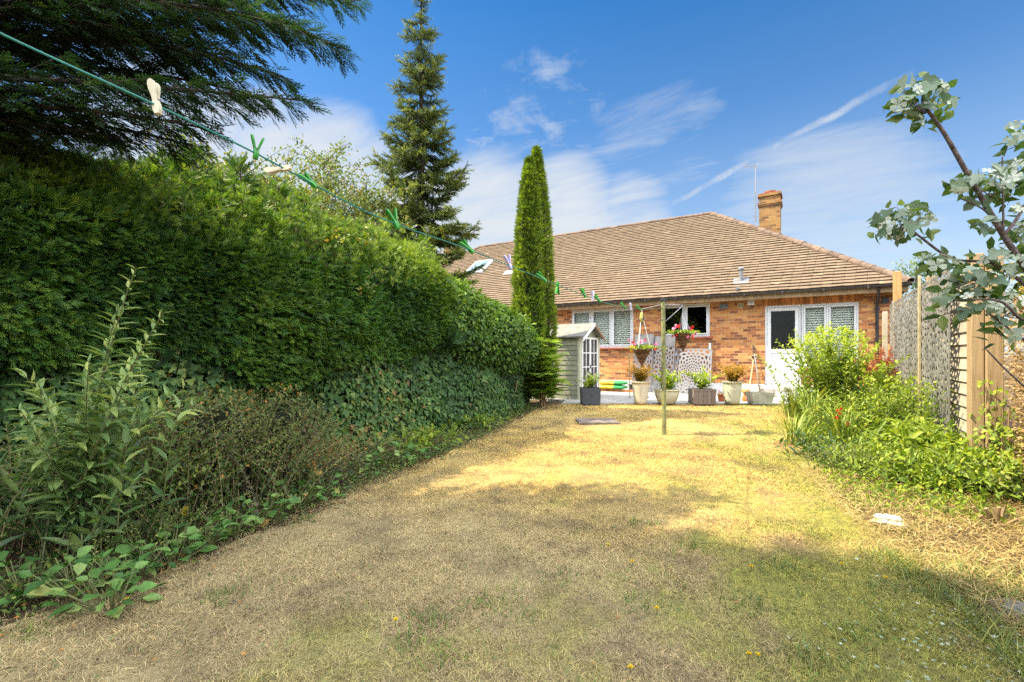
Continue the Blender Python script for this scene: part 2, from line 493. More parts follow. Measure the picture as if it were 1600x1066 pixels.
    M['greyleaf'] = leaf_mat('grey_green_leaf', [(0, (0.09, 0.15, 0.08)), (0.5, (0.19, 0.26, 0.17)), (1, (0.35, 0.41, 0.31))], 0.3, 0.6, 8, 0.1, 0.3, (1, 1.05, .9))
    M['shrub_leaf'] = leaf_mat('flower_shrub_leaf', [(0, (0.05, 0.1, 0.025)), (0.6, (0.12, 0.2, 0.05)), (1, (0.26, 0.32, 0.1))], 0.4, 0.5, 8, 0.25)
    M['petal_red'] = leaf_mat('red_petal', [(0, (0.5, 0.02, 0.02)), (1, (0.75, 0.06, 0.05))], 0.3, 0.6, 8, 0.1, 0.3, (1, 1, 1))
    M['petal_pink'] = leaf_mat('pink_petal', [(0, (0.55, 0.08, 0.25)), (1, (0.75, 0.45, 0.65))], 0.3, 0.6, 8, 0.1, 0.3, (1, 1, 1))
    M['petal_yellow'] = leaf_mat('yellow_petal', [(0, (0.7, 0.48, 0.02)), (1, (0.85, 0.68, 0.04))], 0.3, 0.6, 8, 0.1, 0.3, (1, 1, 1))
    M['straw'] = leaf_mat('dry_straw', [(0, (0.18, 0.11, 0.04)), (0.5, (0.42, 0.3, 0.12)), (0.85, (0.62, 0.5, 0.24)), (1, (0.2, 0.24, 0.05))], 0.2, 0.7, 3, 0.25)
    M['weeds'] = leaf_mat('rough_weeds', [(0, (0.08, 0.12, 0.03)), (0.6, (0.2, 0.26, 0.06)), (1, (0.46, 0.42, 0.14))], 0.3, 0.6, 3, 0.3)

    # lawn colours by position: straw, moss-green patches, bare thatch
    def lawn_color(k, co, tint=None):
        n1 = k.noise(co, 0.55, 5, 0.6)
        n2 = k.noise(co, 2.3, 5, 0.65)
        n3 = k.noise(co, 14, 4, 0.6)
        straw = k.ramp(n2, [(0.3, (0.30, 0.22, 0.105)), (0.5, (0.5, 0.36, 0.135)), (0.72, (0.66, 0.49, 0.18))])
        green = k.ramp(n3, [(0.3, (0.17, 0.195, 0.045)), (0.7, (0.4, 0.375, 0.08))])
        sep = k.n('ShaderNodeSeparateXYZ', ins={0: co})
        # greener towards the right-hand side near the camera and along the patio
        gx = k.math('MULTIPLY', sep.outputs[0], 0.10)
        gf = k.math('ADD', k.math('ADD', n1, gx), k.math('MULTIPLY', k.math('SUBTRACT', n2, 0.5), 0.5))
        near = k.n('ShaderNodeMapRange', interpolation_type='SMOOTHSTEP', ins={0: k.math('ADD', sep.outputs[1], k.math('MULTIPLY', n1, 1.6)), 1: 5.6, 2: 3.0, 3: 0.0, 4: .55}).outputs[0]
        straw = k.mix(near, straw, k.ramp(n2, [(0.3, (0.27, 0.215, 0.135)), (0.7, (0.5, 0.425, 0.28))]))  # greyer straw mixed in towards the camera
        c = k.mix(k.ramp(gf, [(0.36, 0.0), (0.54, 0.85)]), straw, green)
        c = k.mix(k.ramp(k.noise(co, 1.1, 4, 0.7), [(0.55, 0.0), (0.68, 0.5)]), c, (0.2, 0.145, 0.09))
        return c
    m, nt, out = new_mat('lawn_thatch')
    k = NT(nt)
    co = k.obj()
    c = lawn_color(k, co)
    f = k.noise(co, 120, 4, 0.7)
    c = k.mix(1.0, c, k.ramp(f, [(0.3, [0.5] * 3), (0.7, [1.15] * 3)]), 'MULTIPLY')
    k.link(k.principled(c, 0.95, k.bump(f, 0.8, 0.02), 0, 0.1), out.inputs[0])
    M['lawn'] = m
    m, nt, out = new_mat('grass_blade')
    k = NT(nt)
    co = k.obj()
    c = lawn_color(k, co)
    c = k.mix(1.0, c, k.ramp(k.tint(), [(0, (0.5, 0.48, 0.45)), (0.5, (1.0, 1.0, 0.95)), (0.86, (1.45, 1.4, 1.3)), (0.93, (1.6, 1.55, 1.6)), (1, (0.5, 0.95, 0.5))]), 'MULTIPLY')
    pb = k.principled(c, 0.7, None, 0, 0.25)
    tr = k.n('ShaderNodeBsdfTranslucent', ins={'Color': c}).outputs[0]
    k.link(k.n('ShaderNodeMixShader', ins={0: 0.25, 1: pb, 2: tr}).outputs[0], out.inputs[0])
    M['grass'] = m
    m, nt, out = new_mat('garden_soil')
    k = NT(nt)
    co = k.obj()
    f = k.noise(co, 6, 6, 0.7)
    c = k.ramp(f, [(0.3, (0.05, 0.033, 0.02)), (0.55, (0.12, 0.082, 0.05)), (0.75, (0.22, 0.165, 0.1))])
    k.link(k.principled(c, 0.95, k.bump(k.noise(co, 40, 6, 0.7), 0.9, 0.03), 0, 0.15), out.inputs[0])
    M['ground'] = m
    m, nt, out = new_mat('paving')
    k = NT(nt)
    co = k.obj()
    bt = k.n('ShaderNodeTexBrick', offset=0.5, ins={'Vector': co, 'Color1': (0.36, 0.34, 0.31, 1), 'Color2': (0.44, 0.42, 0.39, 1), 'Mortar': (0.22, 0.2, 0.17, 1), 'Scale': 1.0, 'Mortar Size': 0.012, 'Brick Width': 0.6, 'Row Height': 0.6})
    c = k.mix(1.0, bt.outputs['Color'], k.ramp(k.noise(co, 5, 6, 0.65), [(0.3, [0.75] * 3), (0.7, [1.1] * 3)]), 'MULTIPLY')
    k.link(k.principled(c, 0.85, k.bump(k.noise(co, 40, 4), 0.3, 0.01), 0, 0.3), out.inputs[0])
    M['paving'] = m


materials()


# ------------------------------------------------------------------ leaf templates
def tm(V, F):
    by = {}
    for f in F:
        by.setdefault(len(f), []).append(f)
    return np.array(V, float), [np.array(x) for x in by.values()]


T_LEAF = tm([(0, 0, 0), (.35, 0, -.03), (.7, 0, -.03), (1, 0, -.1), (.33, .5, .06), (.7, .34, .02), (.33, -.5, .06), (.7, -.34, .02)],
            [[0, 1, 4], [1, 2, 5, 4], [2, 3, 5], [0, 6, 1], [1, 6, 7, 2], [2, 7, 3]])
T_SMALL = tm([(0, 0, 0), (.45, .5, .1), (1, 0, 0), (.45, -.5, .1)], [[0, 2, 1], [0, 3, 2]])
T_IVY = tm([(0, 0, 0), (-.06, .34, .03), (.28, .52, .05), (.38, .26, .02), (.66, .28, .03), (1, 0, -.06), (.66, -.28, .03), (.38, -.26, .02), (.28, -.52, .05), (-.06, -.34, .03)],
           [[0, 5, 4, 3, 2, 1], [0, 9, 8, 7, 6, 5]])


def conifer_spray(pairs=6, seed=1):
    r = np.random.default_rng(seed)
    V, F = [], []

    def q(a, b, w):
        a, b = np.array(a, float), np.array(b, float)
        d = unit(b - a)
        s = np.array([-d[1], d[0], 0]) * w
        i = len(V)
        mid = a * 0.55 + b * 0.45
        V.extend([a, mid + s, b, mid - s])
        F.append([i, i + 1, i + 2, i + 3])
    q((0, 0, 0), (1, 0, -.12), .045)
    for i in range(pairs):
        u = .08 + .82 * i / pairs
        for sgn in (1, -1):
            u2 = u + (0.06 if sgn > 0 else 0)
            ln = (.5 * (1 - u) + .14) * r.uniform(.8, 1.2)
            an = r.uniform(.55, .85)
            b = (u2 + ln * math.cos(an), sgn * ln * math.sin(an), -.12 * u2 ** 2 - .1 * ln + r.uniform(-.06, .06))
            q((u2, 0, -.12 * u2 ** 2), b, .05)
    return tm(V, F)


T_SPRAY = conifer_spray(6, 1)
T_SPRAY2 = conifer_spray(4, 2)


def spruce_twig(seed=3):
    r = np.random.default_rng(seed)
    V, F = [], []
    for i in range(16):
        u = .05 + .9 * i / 16
        an = i * 2.4
        c = np.array([u, 0, 0.0])
        b = c + np.array([.17, math.cos(an) * .2, math.sin(an) * .17 + .03])
        s = np.array([0.034, -math.sin(an) * .04, math.cos(an) * .035])
        j = len(V)
        V.extend([c - s, c + s, b])
        F.append([j, j + 1, j + 2])
    j = len(V)
    V.extend([(0, -.02, 0), (0, .02, 0), (1.05, 0, 0)])
    F.append([j, j + 1, j + 2])
    V.extend([(0, 0, -.02), (0, 0, .02), (1.05, 0, 0)])
    F.append([j + 3, j + 4, j + 5])
    return tm(V, F)


T_TWIG = spruce_twig()
T_BLADE = tm([(0, -.5, 0), (0, .5, 0), (.4, .42, .06), (.4, -.42, .06), (.75, .28, -.02), (.75, -.28, -.02), (1, 0, -.2)], [[0, 1, 2, 3], [3, 2, 4, 5], [5, 4, 6]])
T_GRASS = tm([(0, -.5, 0), (0, .5, 0), (.55, .4, .08), (.55, -.4, .08), (1, 0, 0)], [[0, 1, 2, 3], [3, 2, 4]])


def flower(np_=5, cup=.12):
    V, F = [(0, 0, 0)], []
    for i in range(np_):
        a = i / np_ * 2 * PI
        w = PI / np_ * 1.12
        j = len(V)
        for da, rr, z in ((-w * .7, .55, cup), (-w * .55, .95, cup * .7), (0, 1.05, cup * .3), (w * .55, .95, cup * .7), (w * .7, .55, cup)):
            V.append((rr * math.cos(a + da), rr * math.sin(a + da), z))
        F.append([0, j, j + 1, j + 2, j + 3, j + 4])
    return tm(V, F)


T_FLOWER = flower()
FLOWERS = [flower(5, .12), flower(5, .45), flower(4, .3), flower(5, -.15)]


def pinnate(n=8):
    V, F = [], []
    V.extend([(0, -.01, 0), (0, .01, 0), (1, .004, -.3), (1, -.004, -.3)])
    F.append([0, 1, 2, 3])
    for i in range(n):
        u = .12 + .85 * i / n
        z = -.3 * u * u
        ln = .34 * (1 - .55 * abs(u - .4))
        for s in (1, -1):
            a = np.array([u, 0, z])
            b = a + np.array([ln * .45, s * ln * .9, -ln * .35])
            dd = unit(b - a)
            w = np.array([dd[1] * s, -dd[0] * s, 0]) * .062
            j = len(V)
            mid = a * .6 + b * .4
            V.extend([a, mid + w, b, mid - w])
            F.append([j, j + 1, j + 2, j + 3])
    return tm(V, F)


T_PINN = pinnate()
T_PALM = None


def palmate(n=5):
    V, F = [], []
    for i in range(n):
        a = (i - (n - 1) / 2) * .62
        ln = 1 - .13 * abs(i - (n - 1) / 2)
        d = np.array([math.cos(a), math.sin(a), 0])
        s = np.array([-d[1], d[0], 0]) * .1
        j = len(V)
        V.extend([(0, 0, 0), d * ln * .55 + s, d * ln + np.array([0, 0, -.15]), d * ln * .55 - s])
        F.append([j, j + 1, j + 2, j + 3])
    return tm(V, F)


T_PALM = palmate(7)

_ph = np.random.default_rng(5).uniform(0, 6.28, (8, 3))


def lump(p, s=1.0):
    """smooth value in about -1..1 varying over space"""
    p = np.asarray(p, float) * s
    r = 0
    for i in range(4):
        f = 1.0 * 1.9 ** i
        r = r + (np.sin(p[..., 0] * f + _ph[i, 0]) * np.cos(p[..., 1] * f * 1.1 + _ph[i, 1]) + np.sin(p[..., 2] * f * .9 + _ph[i, 2] + p[..., 1] * f * .4)) / (1.7 ** i) * .5
    return r / 1.4


def rdir(n):
    return unit(rng.normal(size=(n, 3)))


def sph_dirs(n, zmin=-1.0):
    z = rng.uniform(zmin, 1, n)
    a = rng.uniform(0, 2 * PI, n)
    r = np.sqrt(1 - z * z)
    return np.stack([r * np.cos(a), r * np.sin(a), z], 1)


def blob_core(mb, c, rad, amp=.12, n=20, ls=1.5):
    c, rad = np.asarray(c, float), np.asarray(rad, float)
    th = np.linspace(.02, PI - .02, n)
    ph = np.linspace(0, 2 * PI, n * 2, endpoint=False)
    D = np.stack([np.sin(th)[:, None] * np.cos(ph), np.sin(th)[:, None] * np.sin(ph), np.repeat(np.cos(th)[:, None], n * 2, 1)], -1)
    pts = c + D * rad * (1 + amp * lump(c + D * rad, ls))[..., None]
    mb.grid(pts, .3, wrap=True)


def blob_leaves(mb, tmpl, c, rad, n, L, W, out=.7, droop=-.2, shell=(.72, 1.05), amp=.14, ls=1.5, zmin=-.6, tint=(0, 1), up=(0, 0, 1), drift=(0, 0, 0)):
    c, rad = np.asarray(c, float), np.asarray(rad, float)
    D = sph_dirs(n, zmin)
    k = rng.uniform(shell[0], shell[1], n) ** .8
    p = c + D * rad * (k * (1 + amp * lump(c + D * rad, ls)))[:, None]
    nrm = unit(D / rad)
    d = nrm * out + rdir(n) * .75 + np.array([0, 0, droop]) + np.asarray(drift)
    h = (k - shell[0]) / (shell[1] - shell[0])
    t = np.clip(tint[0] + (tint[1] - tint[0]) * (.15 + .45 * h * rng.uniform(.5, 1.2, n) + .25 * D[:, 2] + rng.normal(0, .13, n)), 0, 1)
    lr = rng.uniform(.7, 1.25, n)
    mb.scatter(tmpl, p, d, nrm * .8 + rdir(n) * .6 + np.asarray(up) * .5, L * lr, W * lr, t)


def bez(a, b, c, n=8):
    t = np.linspace(0, 1, n)[:, None]
    return (1 - t) ** 2 * np.asarray(a) + 2 * t * (1 - t) * np.asarray(b) + t * t * np.asarray(c)


def stems(leaf, stem, tmpl, base, n, h, spread, L, W, gap=.05, root=.06, rise=.6, leafup=.2, hj=.35, r=.004, start=.12, tint=(0, 1), az=(0, 2 * PI), tops=None, leafout=.8, taper=.5, droop=0.0):
    base = np.asarray(base, float)
    for i in range(n):
        a = rng.uniform(*az)
        u = math.sqrt(rng.uniform(0.02, 1))
        ln = spread * u
        hh = h * (1 - hj * rng.uniform(0, 1) - .25 * u * u)
        b0 = base + np.array([rng.normal(0, root), rng.normal(0, root), 0])
        hd = np.array([math.cos(a), math.sin(a), 0])
        e = b0 + hd * ln + np.array([0, 0, hh])
        m = b0 + hd * ln * .3 + np.array([0, 0, hh * rise * 1.25])
        if droop:
            e = e + hd * ln * .3 - np.array([0, 0, hh * droop])
        pts = bez(b0, m, e, 8)
        if stem is not None:
            stem.tube(pts, np.linspace(r, r * .35, 8), 4, rng.uniform(.2, .8), cap=False)
        length = np.linalg.norm(np.diff(pts, axis=0), axis=1).sum()
        k = max(2, int(length * (1 - start) / gap))
        t = np.linspace(start, 1, k)
        idx = t * 7
        i0 = np.minimum(idx.astype(int), 6)
        fr = (idx - i0)[:, None]
        pp = pts[i0] * (1 - fr) + pts[i0 + 1] * fr
        tg = unit(pts[i0 + 1] - pts[i0])
        an = np.arange(k) * 2.4 + rng.uniform(0, 6)
        sx = unit(np.cross(tg, np.array([.3, .2, 1.0])))
        sy = np.cross(tg, sx)
        rad = sx * np.cos(an)[:, None] + sy * np.sin(an)[:, None]
        d = tg * .55 + rad * leafout + np.array([0, 0, leafup]) + rdir(k) * .25
        lr = rng.uniform(.75, 1.2, k) * (1 - taper * t ** 2)
        tn = np.clip(tint[0] + (tint[1] - tint[0]) * (.15 + .55 * t + rng.normal(0, .18, k)), 0, 1)
        leaf.scatter(tmpl, pp, d, np.array([0, 0, 1.0]) + rdir(k) * .5, L * lr, W * lr, tn)
        if tops is not None:
            tops.append(pts[-1])


def plant(name, label, cat, base, tmpl, mat, smat='stem_green', group=None, leafname='leaf', **kw):
    """a stemmed plant: stems and foliage as two parts under one thing"""
    t = thing(name, label, cat, base, group)
    lf, st = MB(), MB()
    stems(lf, st, tmpl, base, **kw) if True else None
    st.build('stem', M[smat], t, smooth=True)
    lf.build('foliage', M[mat], t)
    return t


# ------------------------------------------------------------------ ground, lawn, patio
def coords(lo, hi, a, b, step):
    fine = np.arange(a, b + 1e-6, step)
    left = a - np.geomspace(step, a - lo, 14)[::-1]
    right = b + np.geomspace(step, hi - b, 14)
    return np.concatenate([left, fine, right])


xs, ys = coords(-400, 400, -10, 4, .25), coords(-400, 400, -4, 16, .25)
X, Y = np.meshgrid(xs, ys)
Z = gz(X, Y) + .012 * lump(np.stack([X, Y, X * 0], -1), 2.2) * ((np.abs(X) < 12) & (np.abs(Y) < 18)) - .02
g = MB().grid(np.stack([X, Y, Z], -1)).build('ground', M['ground'], smooth=True)
tag(g, 'bare brown garden soil under the planting', 'ground', kind='structure')

LEFT = np.array([(-4, -3.15), (.65, -3.2), (1.6, -3.3), (2.54, -3.45), (3.6, -3.7), (4.75, -3.95), (6.5, -4.35), (8.3, -4.85), (9.6, -5.0), (13.5, -5.0)])
RIGHT = np.array([(-4, 1.35), (2.4, 1.1), (3.1, .95), (4.06, .55), (5.2, .25), (6.2, .08), (8, -.05), (10, -.2), (12, -.3), (13.5, -.3)])


def edgeL(y):
    return np.interp(y, LEFT[:, 0], LEFT[:, 1])


def edgeR(y):
    return np.interp(y, RIGHT[:, 0], RIGHT[:, 1])


def patio_edge(x):
    return 10.3 + (np.asarray(x) + 4.5) * .60


yy = np.arange(-3, 13.3, .12)
u = np.linspace(0, 1, 60)
X = edgeL(yy)[:, None] * (1 - u) + edgeR(yy)[:, None] * u
Y = np.repeat(yy[:, None], 60, 1)
rag = .10 * lump(np.stack([X * 3, Y * 3, X * 0], -1), 1.3)
X = X + rag * (np.abs(u - .5) * 2) ** 6
Z = gz(X, Y) + .014 + .008 * lump(np.stack([X, Y, X * 0], -1), 3.1)
lw = MB().grid(np.stack([X, Y, Z], -1)).build('lawn', M['lawn'], smooth=True)
tag(lw, 'parched straw coloured lawn with greener patches', 'lawn', kind='structure')

pp = [(-8.3, 11.3), (-5.1, 10.75), (-4.9, 10.06), (.2, float(patio_edge(.2))), (1.9, 13.7), (1.9, 14.78), (-8.3, 14.78)]
pt = MB().prism([(x, y, .08) for x, y in pp], (0, 0, 1), .105).build('patio', M['paving'])
tag(pt, 'pale paved patio in front of the bungalow', 'patio', kind='structure')

# grass: real blades, dense near the camera
def lawn_points(y0, y1, n):
    y = rng.uniform(y0, y1, int(n * 1.6))
    x = rng.uniform(-5.2, 1.3, len(y))
    ok = (x > edgeL(y) - .05 + .12 * rng.normal(size=len(y))) & (x < edgeR(y) + .15 * rng.normal(size=len(y))) & (y < patio_edge(x) + .03)
    # only where the photograph could look
    zc = x * FW[0] + y * FW[1]
    xc = x * RT[0] + y * RT[1]
    ok &= (zc > 1.2) & (np.abs(xc) < 1.35 * zc + .5)
    return x[ok], y[ok]


gb = MB()
for y0, y1, n, ln, w in ((-.2, 2.6, 190000, .030, .0026), (2.6, 4.6, 190000, .028, .0032), (4.6, 7.5, 120000, .028, .0045), (7.5, 13.3, 110000, .03, .007)):
    x, y = lawn_points(y0, y1, n)
    cl = lump(np.stack([x * 2.6, y * 2.6, x * 0], 1), 1.7) + .6 * lump(np.stack([x * 7, y * 7, x * 0], 1), 2)
    ok = rng.uniform(0, 1, len(x)) < np.clip(.72 + .4 * cl, .22, 1)
    x, y, cl = x[ok], y[ok], cl[ok]
    k = len(x)
    lean = rng.uniform(.05, 1.0, k) ** 1.6
    a = rng.uniform(0, 2 * PI, k)
    d = np.stack([np.cos(a), np.sin(a), lean * 1.1], 1)
    tn = np.clip(rng.uniform(0, .9, k) + (rng.uniform(size=k) < .04 + .05 * (cl > .4)) * .5, 0, 1)
    gb.scatter(T_GRASS, np.stack([x, y, gz(x, y) + .012], 1), d, np.array([0, 0, 1.0]) + rdir(k) * .5, ln * rng.uniform(.5, 1.5, k), w * rng.uniform(.7, 1.3, k), tn)
o = gb.build('lawn_grass', M['grass'])
tag(o, 'short dry grass blades covering the lawn', 'grass', kind='stuff')

# greener tufts standing out of the straw
gt = MB()
spots = [G(px, py) for px, py in ((670, 975), (640, 1010), (700, 1030), (1270, 1035), (1395, 925), (1225, 895), (1165, 945), (870, 905), (1095, 860), (480, 815), (350, 935), (50, 990), (1150, 665), (1165, 690), (1290, 800), (985, 820), (1380, 975), (1345, 1000), (905, 640), (1430, 830), (760, 950), (1000, 950))]
spots += [np.array([x_, y_, float(gz(x_, y_))]) for x_, y_ in zip(rng.uniform(-3.2, .9, 110), rng.uniform(1.0, 9.5, 110)) if edgeL(y_) + .1 < x_ < edgeR(y_) and rng.uniform() < .45 + .2 * x_]
for s_i, s in enumerate(spots):
    n = rng.integers(50, 110) if s_i < 22 else rng.integers(14, 50)
    p = s + np.stack([rng.normal(0, .06, n), rng.normal(0, .06, n), np.zeros(n)], 1)
    a = rng.uniform(0, 2 * PI, n)
    gt.scatter(T_GRASS, p, np.stack([np.cos(a), np.sin(a), rng.uniform(.2, 1.6, n)], 1), np.array([0, 0, 1.0]) + rdir(n) * .4, rng.uniform(.04, .09, n), .006, rng.uniform(0, .75, n))
o = gt.build('green_grass_tufts', M['weeds'])
tag(o, 'green tufts of weed grass in the dry lawn', 'grass', kind='stuff')

# ------------------------------------------------------------------ the bungalow
WY = 14.8
house = thing('bungalow', 'orange brick bungalow with brown tiled hip roof across the garden end', 'bungalow', (-8, WY, .15))


def wall_holes(mb, x0, x1, z0, z1, holes, y, depth):
    xs = sorted({x0, x1, *[h[0] for h in holes], *[h[1] for h in holes]})
    zs = sorted({z0, z1, *[h[2] for h in holes], *[h[3] for h in holes]})
    for i in range(len(xs) - 1):
        for j in range(len(zs) - 1):
            cx, cz = (xs[i] + xs[i + 1]) / 2, (zs[j] + zs[j + 1]) / 2
            if any(h[0] < cx < h[1] and h[2] < cz < h[3] for h in holes):
                continue
            mb.add([(xs[i], y, zs[j]), (xs[i + 1], y, zs[j]), (xs[i + 1], y, zs[j + 1]), (xs[i], y, zs[j + 1])], [[0, 1, 2, 3]])
    for a, b, c, d in holes:
        for q in ([(a, y, c), (a, y + depth, c), (a, y + depth, d), (a, y, d)], [(b, y, c), (b, y, d), (b, y + depth, d), (b, y + depth, c)],
                  [(a, y, d), (a, y + depth, d), (b, y + depth, d), (b, y, d)], [(a, y, c), (b, y, c), (b, y + depth, c), (a, y + depth, c)]):
            mb.add(q, [[0, 1, 2, 3]])


WL = (-6.82, -4.70, 1.54, 2.81)
WM = (-3.84, -2.45, 1.84, 2.81)
DR = (-1.04, -.19, .50, 2.64)
WR = (-.19, 1.05, .95, 2.64)
mb = MB()
wall_holes(mb, -18.7, 1.70, .50, 2.86, [WL, WM, (DR[0], DR[1], DR[2], DR[3]), WR], WY, .11)
mb.add([(1.70, WY, .5), (1.70, 24.3, .5), (1.70, 24.3, 2.86), (1.70, WY, 2.86)], [[0, 1, 2, 3]])
mb.add([(-18.7, WY, .5), (-18.7, 24.3, .5), (-18.7, 24.3, 2.86), (-18.7, WY, 2.86)], [[3, 2, 1, 0]])
mb.add([(-18.7, 24.3, .5), (1.7, 24.3, .5), (1.7, 24.3, 2.86), (-18.7, 24.3, 2.86)], [[3, 2, 1, 0]])
mb.build('wall', M['brick'], house)
mb = MB()
mb.box(-18.72, DR[0], WY - .022, WY + .1, .1, .497)
mb.box(DR[1], 1.722, WY - .022, WY + .1, .1, .497)
mb.box(DR[0] + .001, DR[1] - .001, WY - .02, WY + .1, .1, .496)
mb.build('plinth', M['plinth'], house, bevel=.01)
mb = MB()
mb.box(DR[0] - .1, DR[1] + .1, WY - .32, WY - .023, .186, .40)
mb.build('doorstep', M['paving'], house, bevel=.012)
# soldier course above the door and its side windows
mb = MB()
n = 28
for i in range(n):
    xa = -1.12 + i * (2.24 / n)
    mb.box(xa + .004, xa + 2.24 / n - .004, WY - .006, WY + .05, 2.645, 2.855, rng.uniform(0, 1))
mb.build('lintel', M['soldier'], house, bevel=.003)


def window(name, r, splits, y=WY, sill=True, blind=True, transoms=(), fw=.055, opens=()):
    """frame with mullions, opening sashes, panes, blinds and a room behind"""
    a, b, c, d = r
    y0, y1 = y + .02, y + .085
    f = MB()
    f.box(a, a + fw, y0, y1, c, d)
    f.box(b - fw, b, y0, y1, c, d)
    f.box(a + fw, b - fw, y0, y1, d - fw, d)
    f.box(a + fw, b - fw, y0, y1, c, c + fw)
    xs = [a + fw] + [a + (b - a) * s for s in splits] + [b - fw]
    for s in splits:
        xm = a + (b - a) * s
        f.box(xm - .03, xm + .03, y0 + .002, y1 - .002, c + fw, d - fw)
    fr = f.build(name, M['white'], house, bevel=.006)
    cells = []
    for i in range(len(xs) - 1):
        xa, xb = xs[i] + (.03 if i else 0), xs[i + 1] - (.03 if i < len(xs) - 2 else 0)
        zb = c + fw
        s = MB()
        w = .042
        s.box(xa + .002, xa + w, y0 - .018, y0 + .03, zb + .002, d - fw - .002)
        s.box(xb - w, xb - .002, y0 - .018, y0 + .03, zb + .002, d - fw - .002)
        s.box(xa + w, xb - w, y0 - .018, y0 + .03, d - fw - w, d - fw - .002)
        s.box(xa + w, xb - w, y0 - .018, y0 + .03, zb + .002, zb + w)
        for tz in transoms:
            if tz[0] == i:
                s.box(xa + w, xb - w, y0 - .014, y0 + .028, tz[1] - .03, tz[1] + .03)
        s.build('sash', M['white'], fr, bevel=.005)
        p = MB().box(xa + w - .003, xb - w + .003, y0 + .008, y0 + .014, zb + w - .003, d - fw - w + .003)
        p.build('pane', M['glass'], fr)
        if blind:
            bl = MB()
            for z in np.arange(zb + .05, d - fw, .062):
                bl.obox(((xa + xb) / 2, y + .13, z), (1, 0, 0), (0, .5, .87), (0, -.87, .5), (xb - xa) / 2, .027, .0012)
            bl.build('blind', M['blind'], fr)
    rm = MB()
    rm.add([(a, y + .112, c), (b, y + .112, c), (b, y + 2.2, c), (a, y + 2.2, c), (a, y + .112, d), (b, y + .112, d), (b, y + 2.2, d), (a, y + 2.2, d)],
           [[0, 1, 2, 3], [7, 6, 5, 4], [2, 3, 7, 6], [1, 2, 6, 5], [3, 0, 4, 7]])
    rm.build('room_lining', M['dark_room'], fr)
    if sill:
        sm = MB()
        k = int((b - a + .16) / .15)
        for i in range(k):
            xa = a - .08 + i * (b - a + .16) / k
            sm.obox((xa + (b - a + .16) / k / 2, y - .03, c - .025), (1, 0, 0), (0, 1, .18), (0, -.18, 1), (b - a + .16) / k / 2 - .002, .075, .018, rng.uniform(0, 1))
        sm.build('sill', M['red_sill'], fr, bevel=.004)
    return fr


window('window', WL, (.335, .665), transoms=())
window('window', WM, (.5,), blind=False)
window('window', WR, (.47,), sill=True, blind=True)

# part-glazed back door
d0, d1, d2, d3 = DR
y0 = WY + .02
f = MB()
f.box(d0, d0 + .055, y0, y0 + .07, d2, d3)
f.box(d1 - .05, d1 - .001, y0, y0 + .07, d2, d3)
f.box(d0 + .055, d1 - .05, y0, y0 + .07, d3 - .055, d3)
f.box(d0 + .055, d1 - .05, y0 - .02, y0 + .07, d2, d2 + .03)
door = f.build('door', M['white'], house, bevel=.006)
l = MB()
xa, xb = d0 + .06, d1 - .055
for q in ((xa, xa + .085, .54, 2.58), (xb - .085, xb, .54, 2.58), (xa + .085, xb - .085, 2.49, 2.58), (xa + .085, xb - .085, 1.36, 1.46), (xa + .085, xb - .085, .54, .63)):
    l.box(q[0], q[1], y0 - .012, y0 + .045, q[2], q[3])
l.build('leaf_frame', M['white'], door, bevel=.006)
MB().box(xa + .083, xb - .083, y0 + .006, y0 + .03, .628, 1.362).build('lower_panel', M['white'], door)
MB().box(xa + .083, xb - .083, y0 + .012, y0 + .018, 1.458, 2.492).build('pane', M['glass'], door)
h = MB()
h.box(xb - .055, xb - .025, y0 - .022, y0 - .013, 1.42, 1.62)
h.tube([(xb - .04, y0 - .02, 1.55), (xb - .04, y0 - .06, 1.55), (xb - .15, y0 - .06, 1.55)], .009, 8)
h.build('handle', M['metal'], door)
rm = MB()
rm.add([(d0, WY + .112, d2), (d1, WY + .112, d2), (d1, WY + 2.6, d2), (d0, WY + 2.6, d2), (d0, WY + .112, d3), (d1, WY + .112, d3), (d1, WY + 2.6, d3), (d0, WY + 2.6, d3)],
       [[0, 1, 2, 3], [7, 6, 5, 4], [2, 3, 7, 6], [1, 2, 6, 5], [3, 0, 4, 7]])
rm.build('room_lining', M['dark_room'], door)

# roof
EY, EZ, TAN = 14.40, 2.99, .716
RX, LX, DEP = 2.0, -19.1, 5.15
RIDGE_Y, RIDGE_Z = EY + DEP, EZ + DEP * TAN
roofm = MB()
sl = math.sqrt(1 + TAN * TAN)
gauge, tw, th = .165, .235, .042


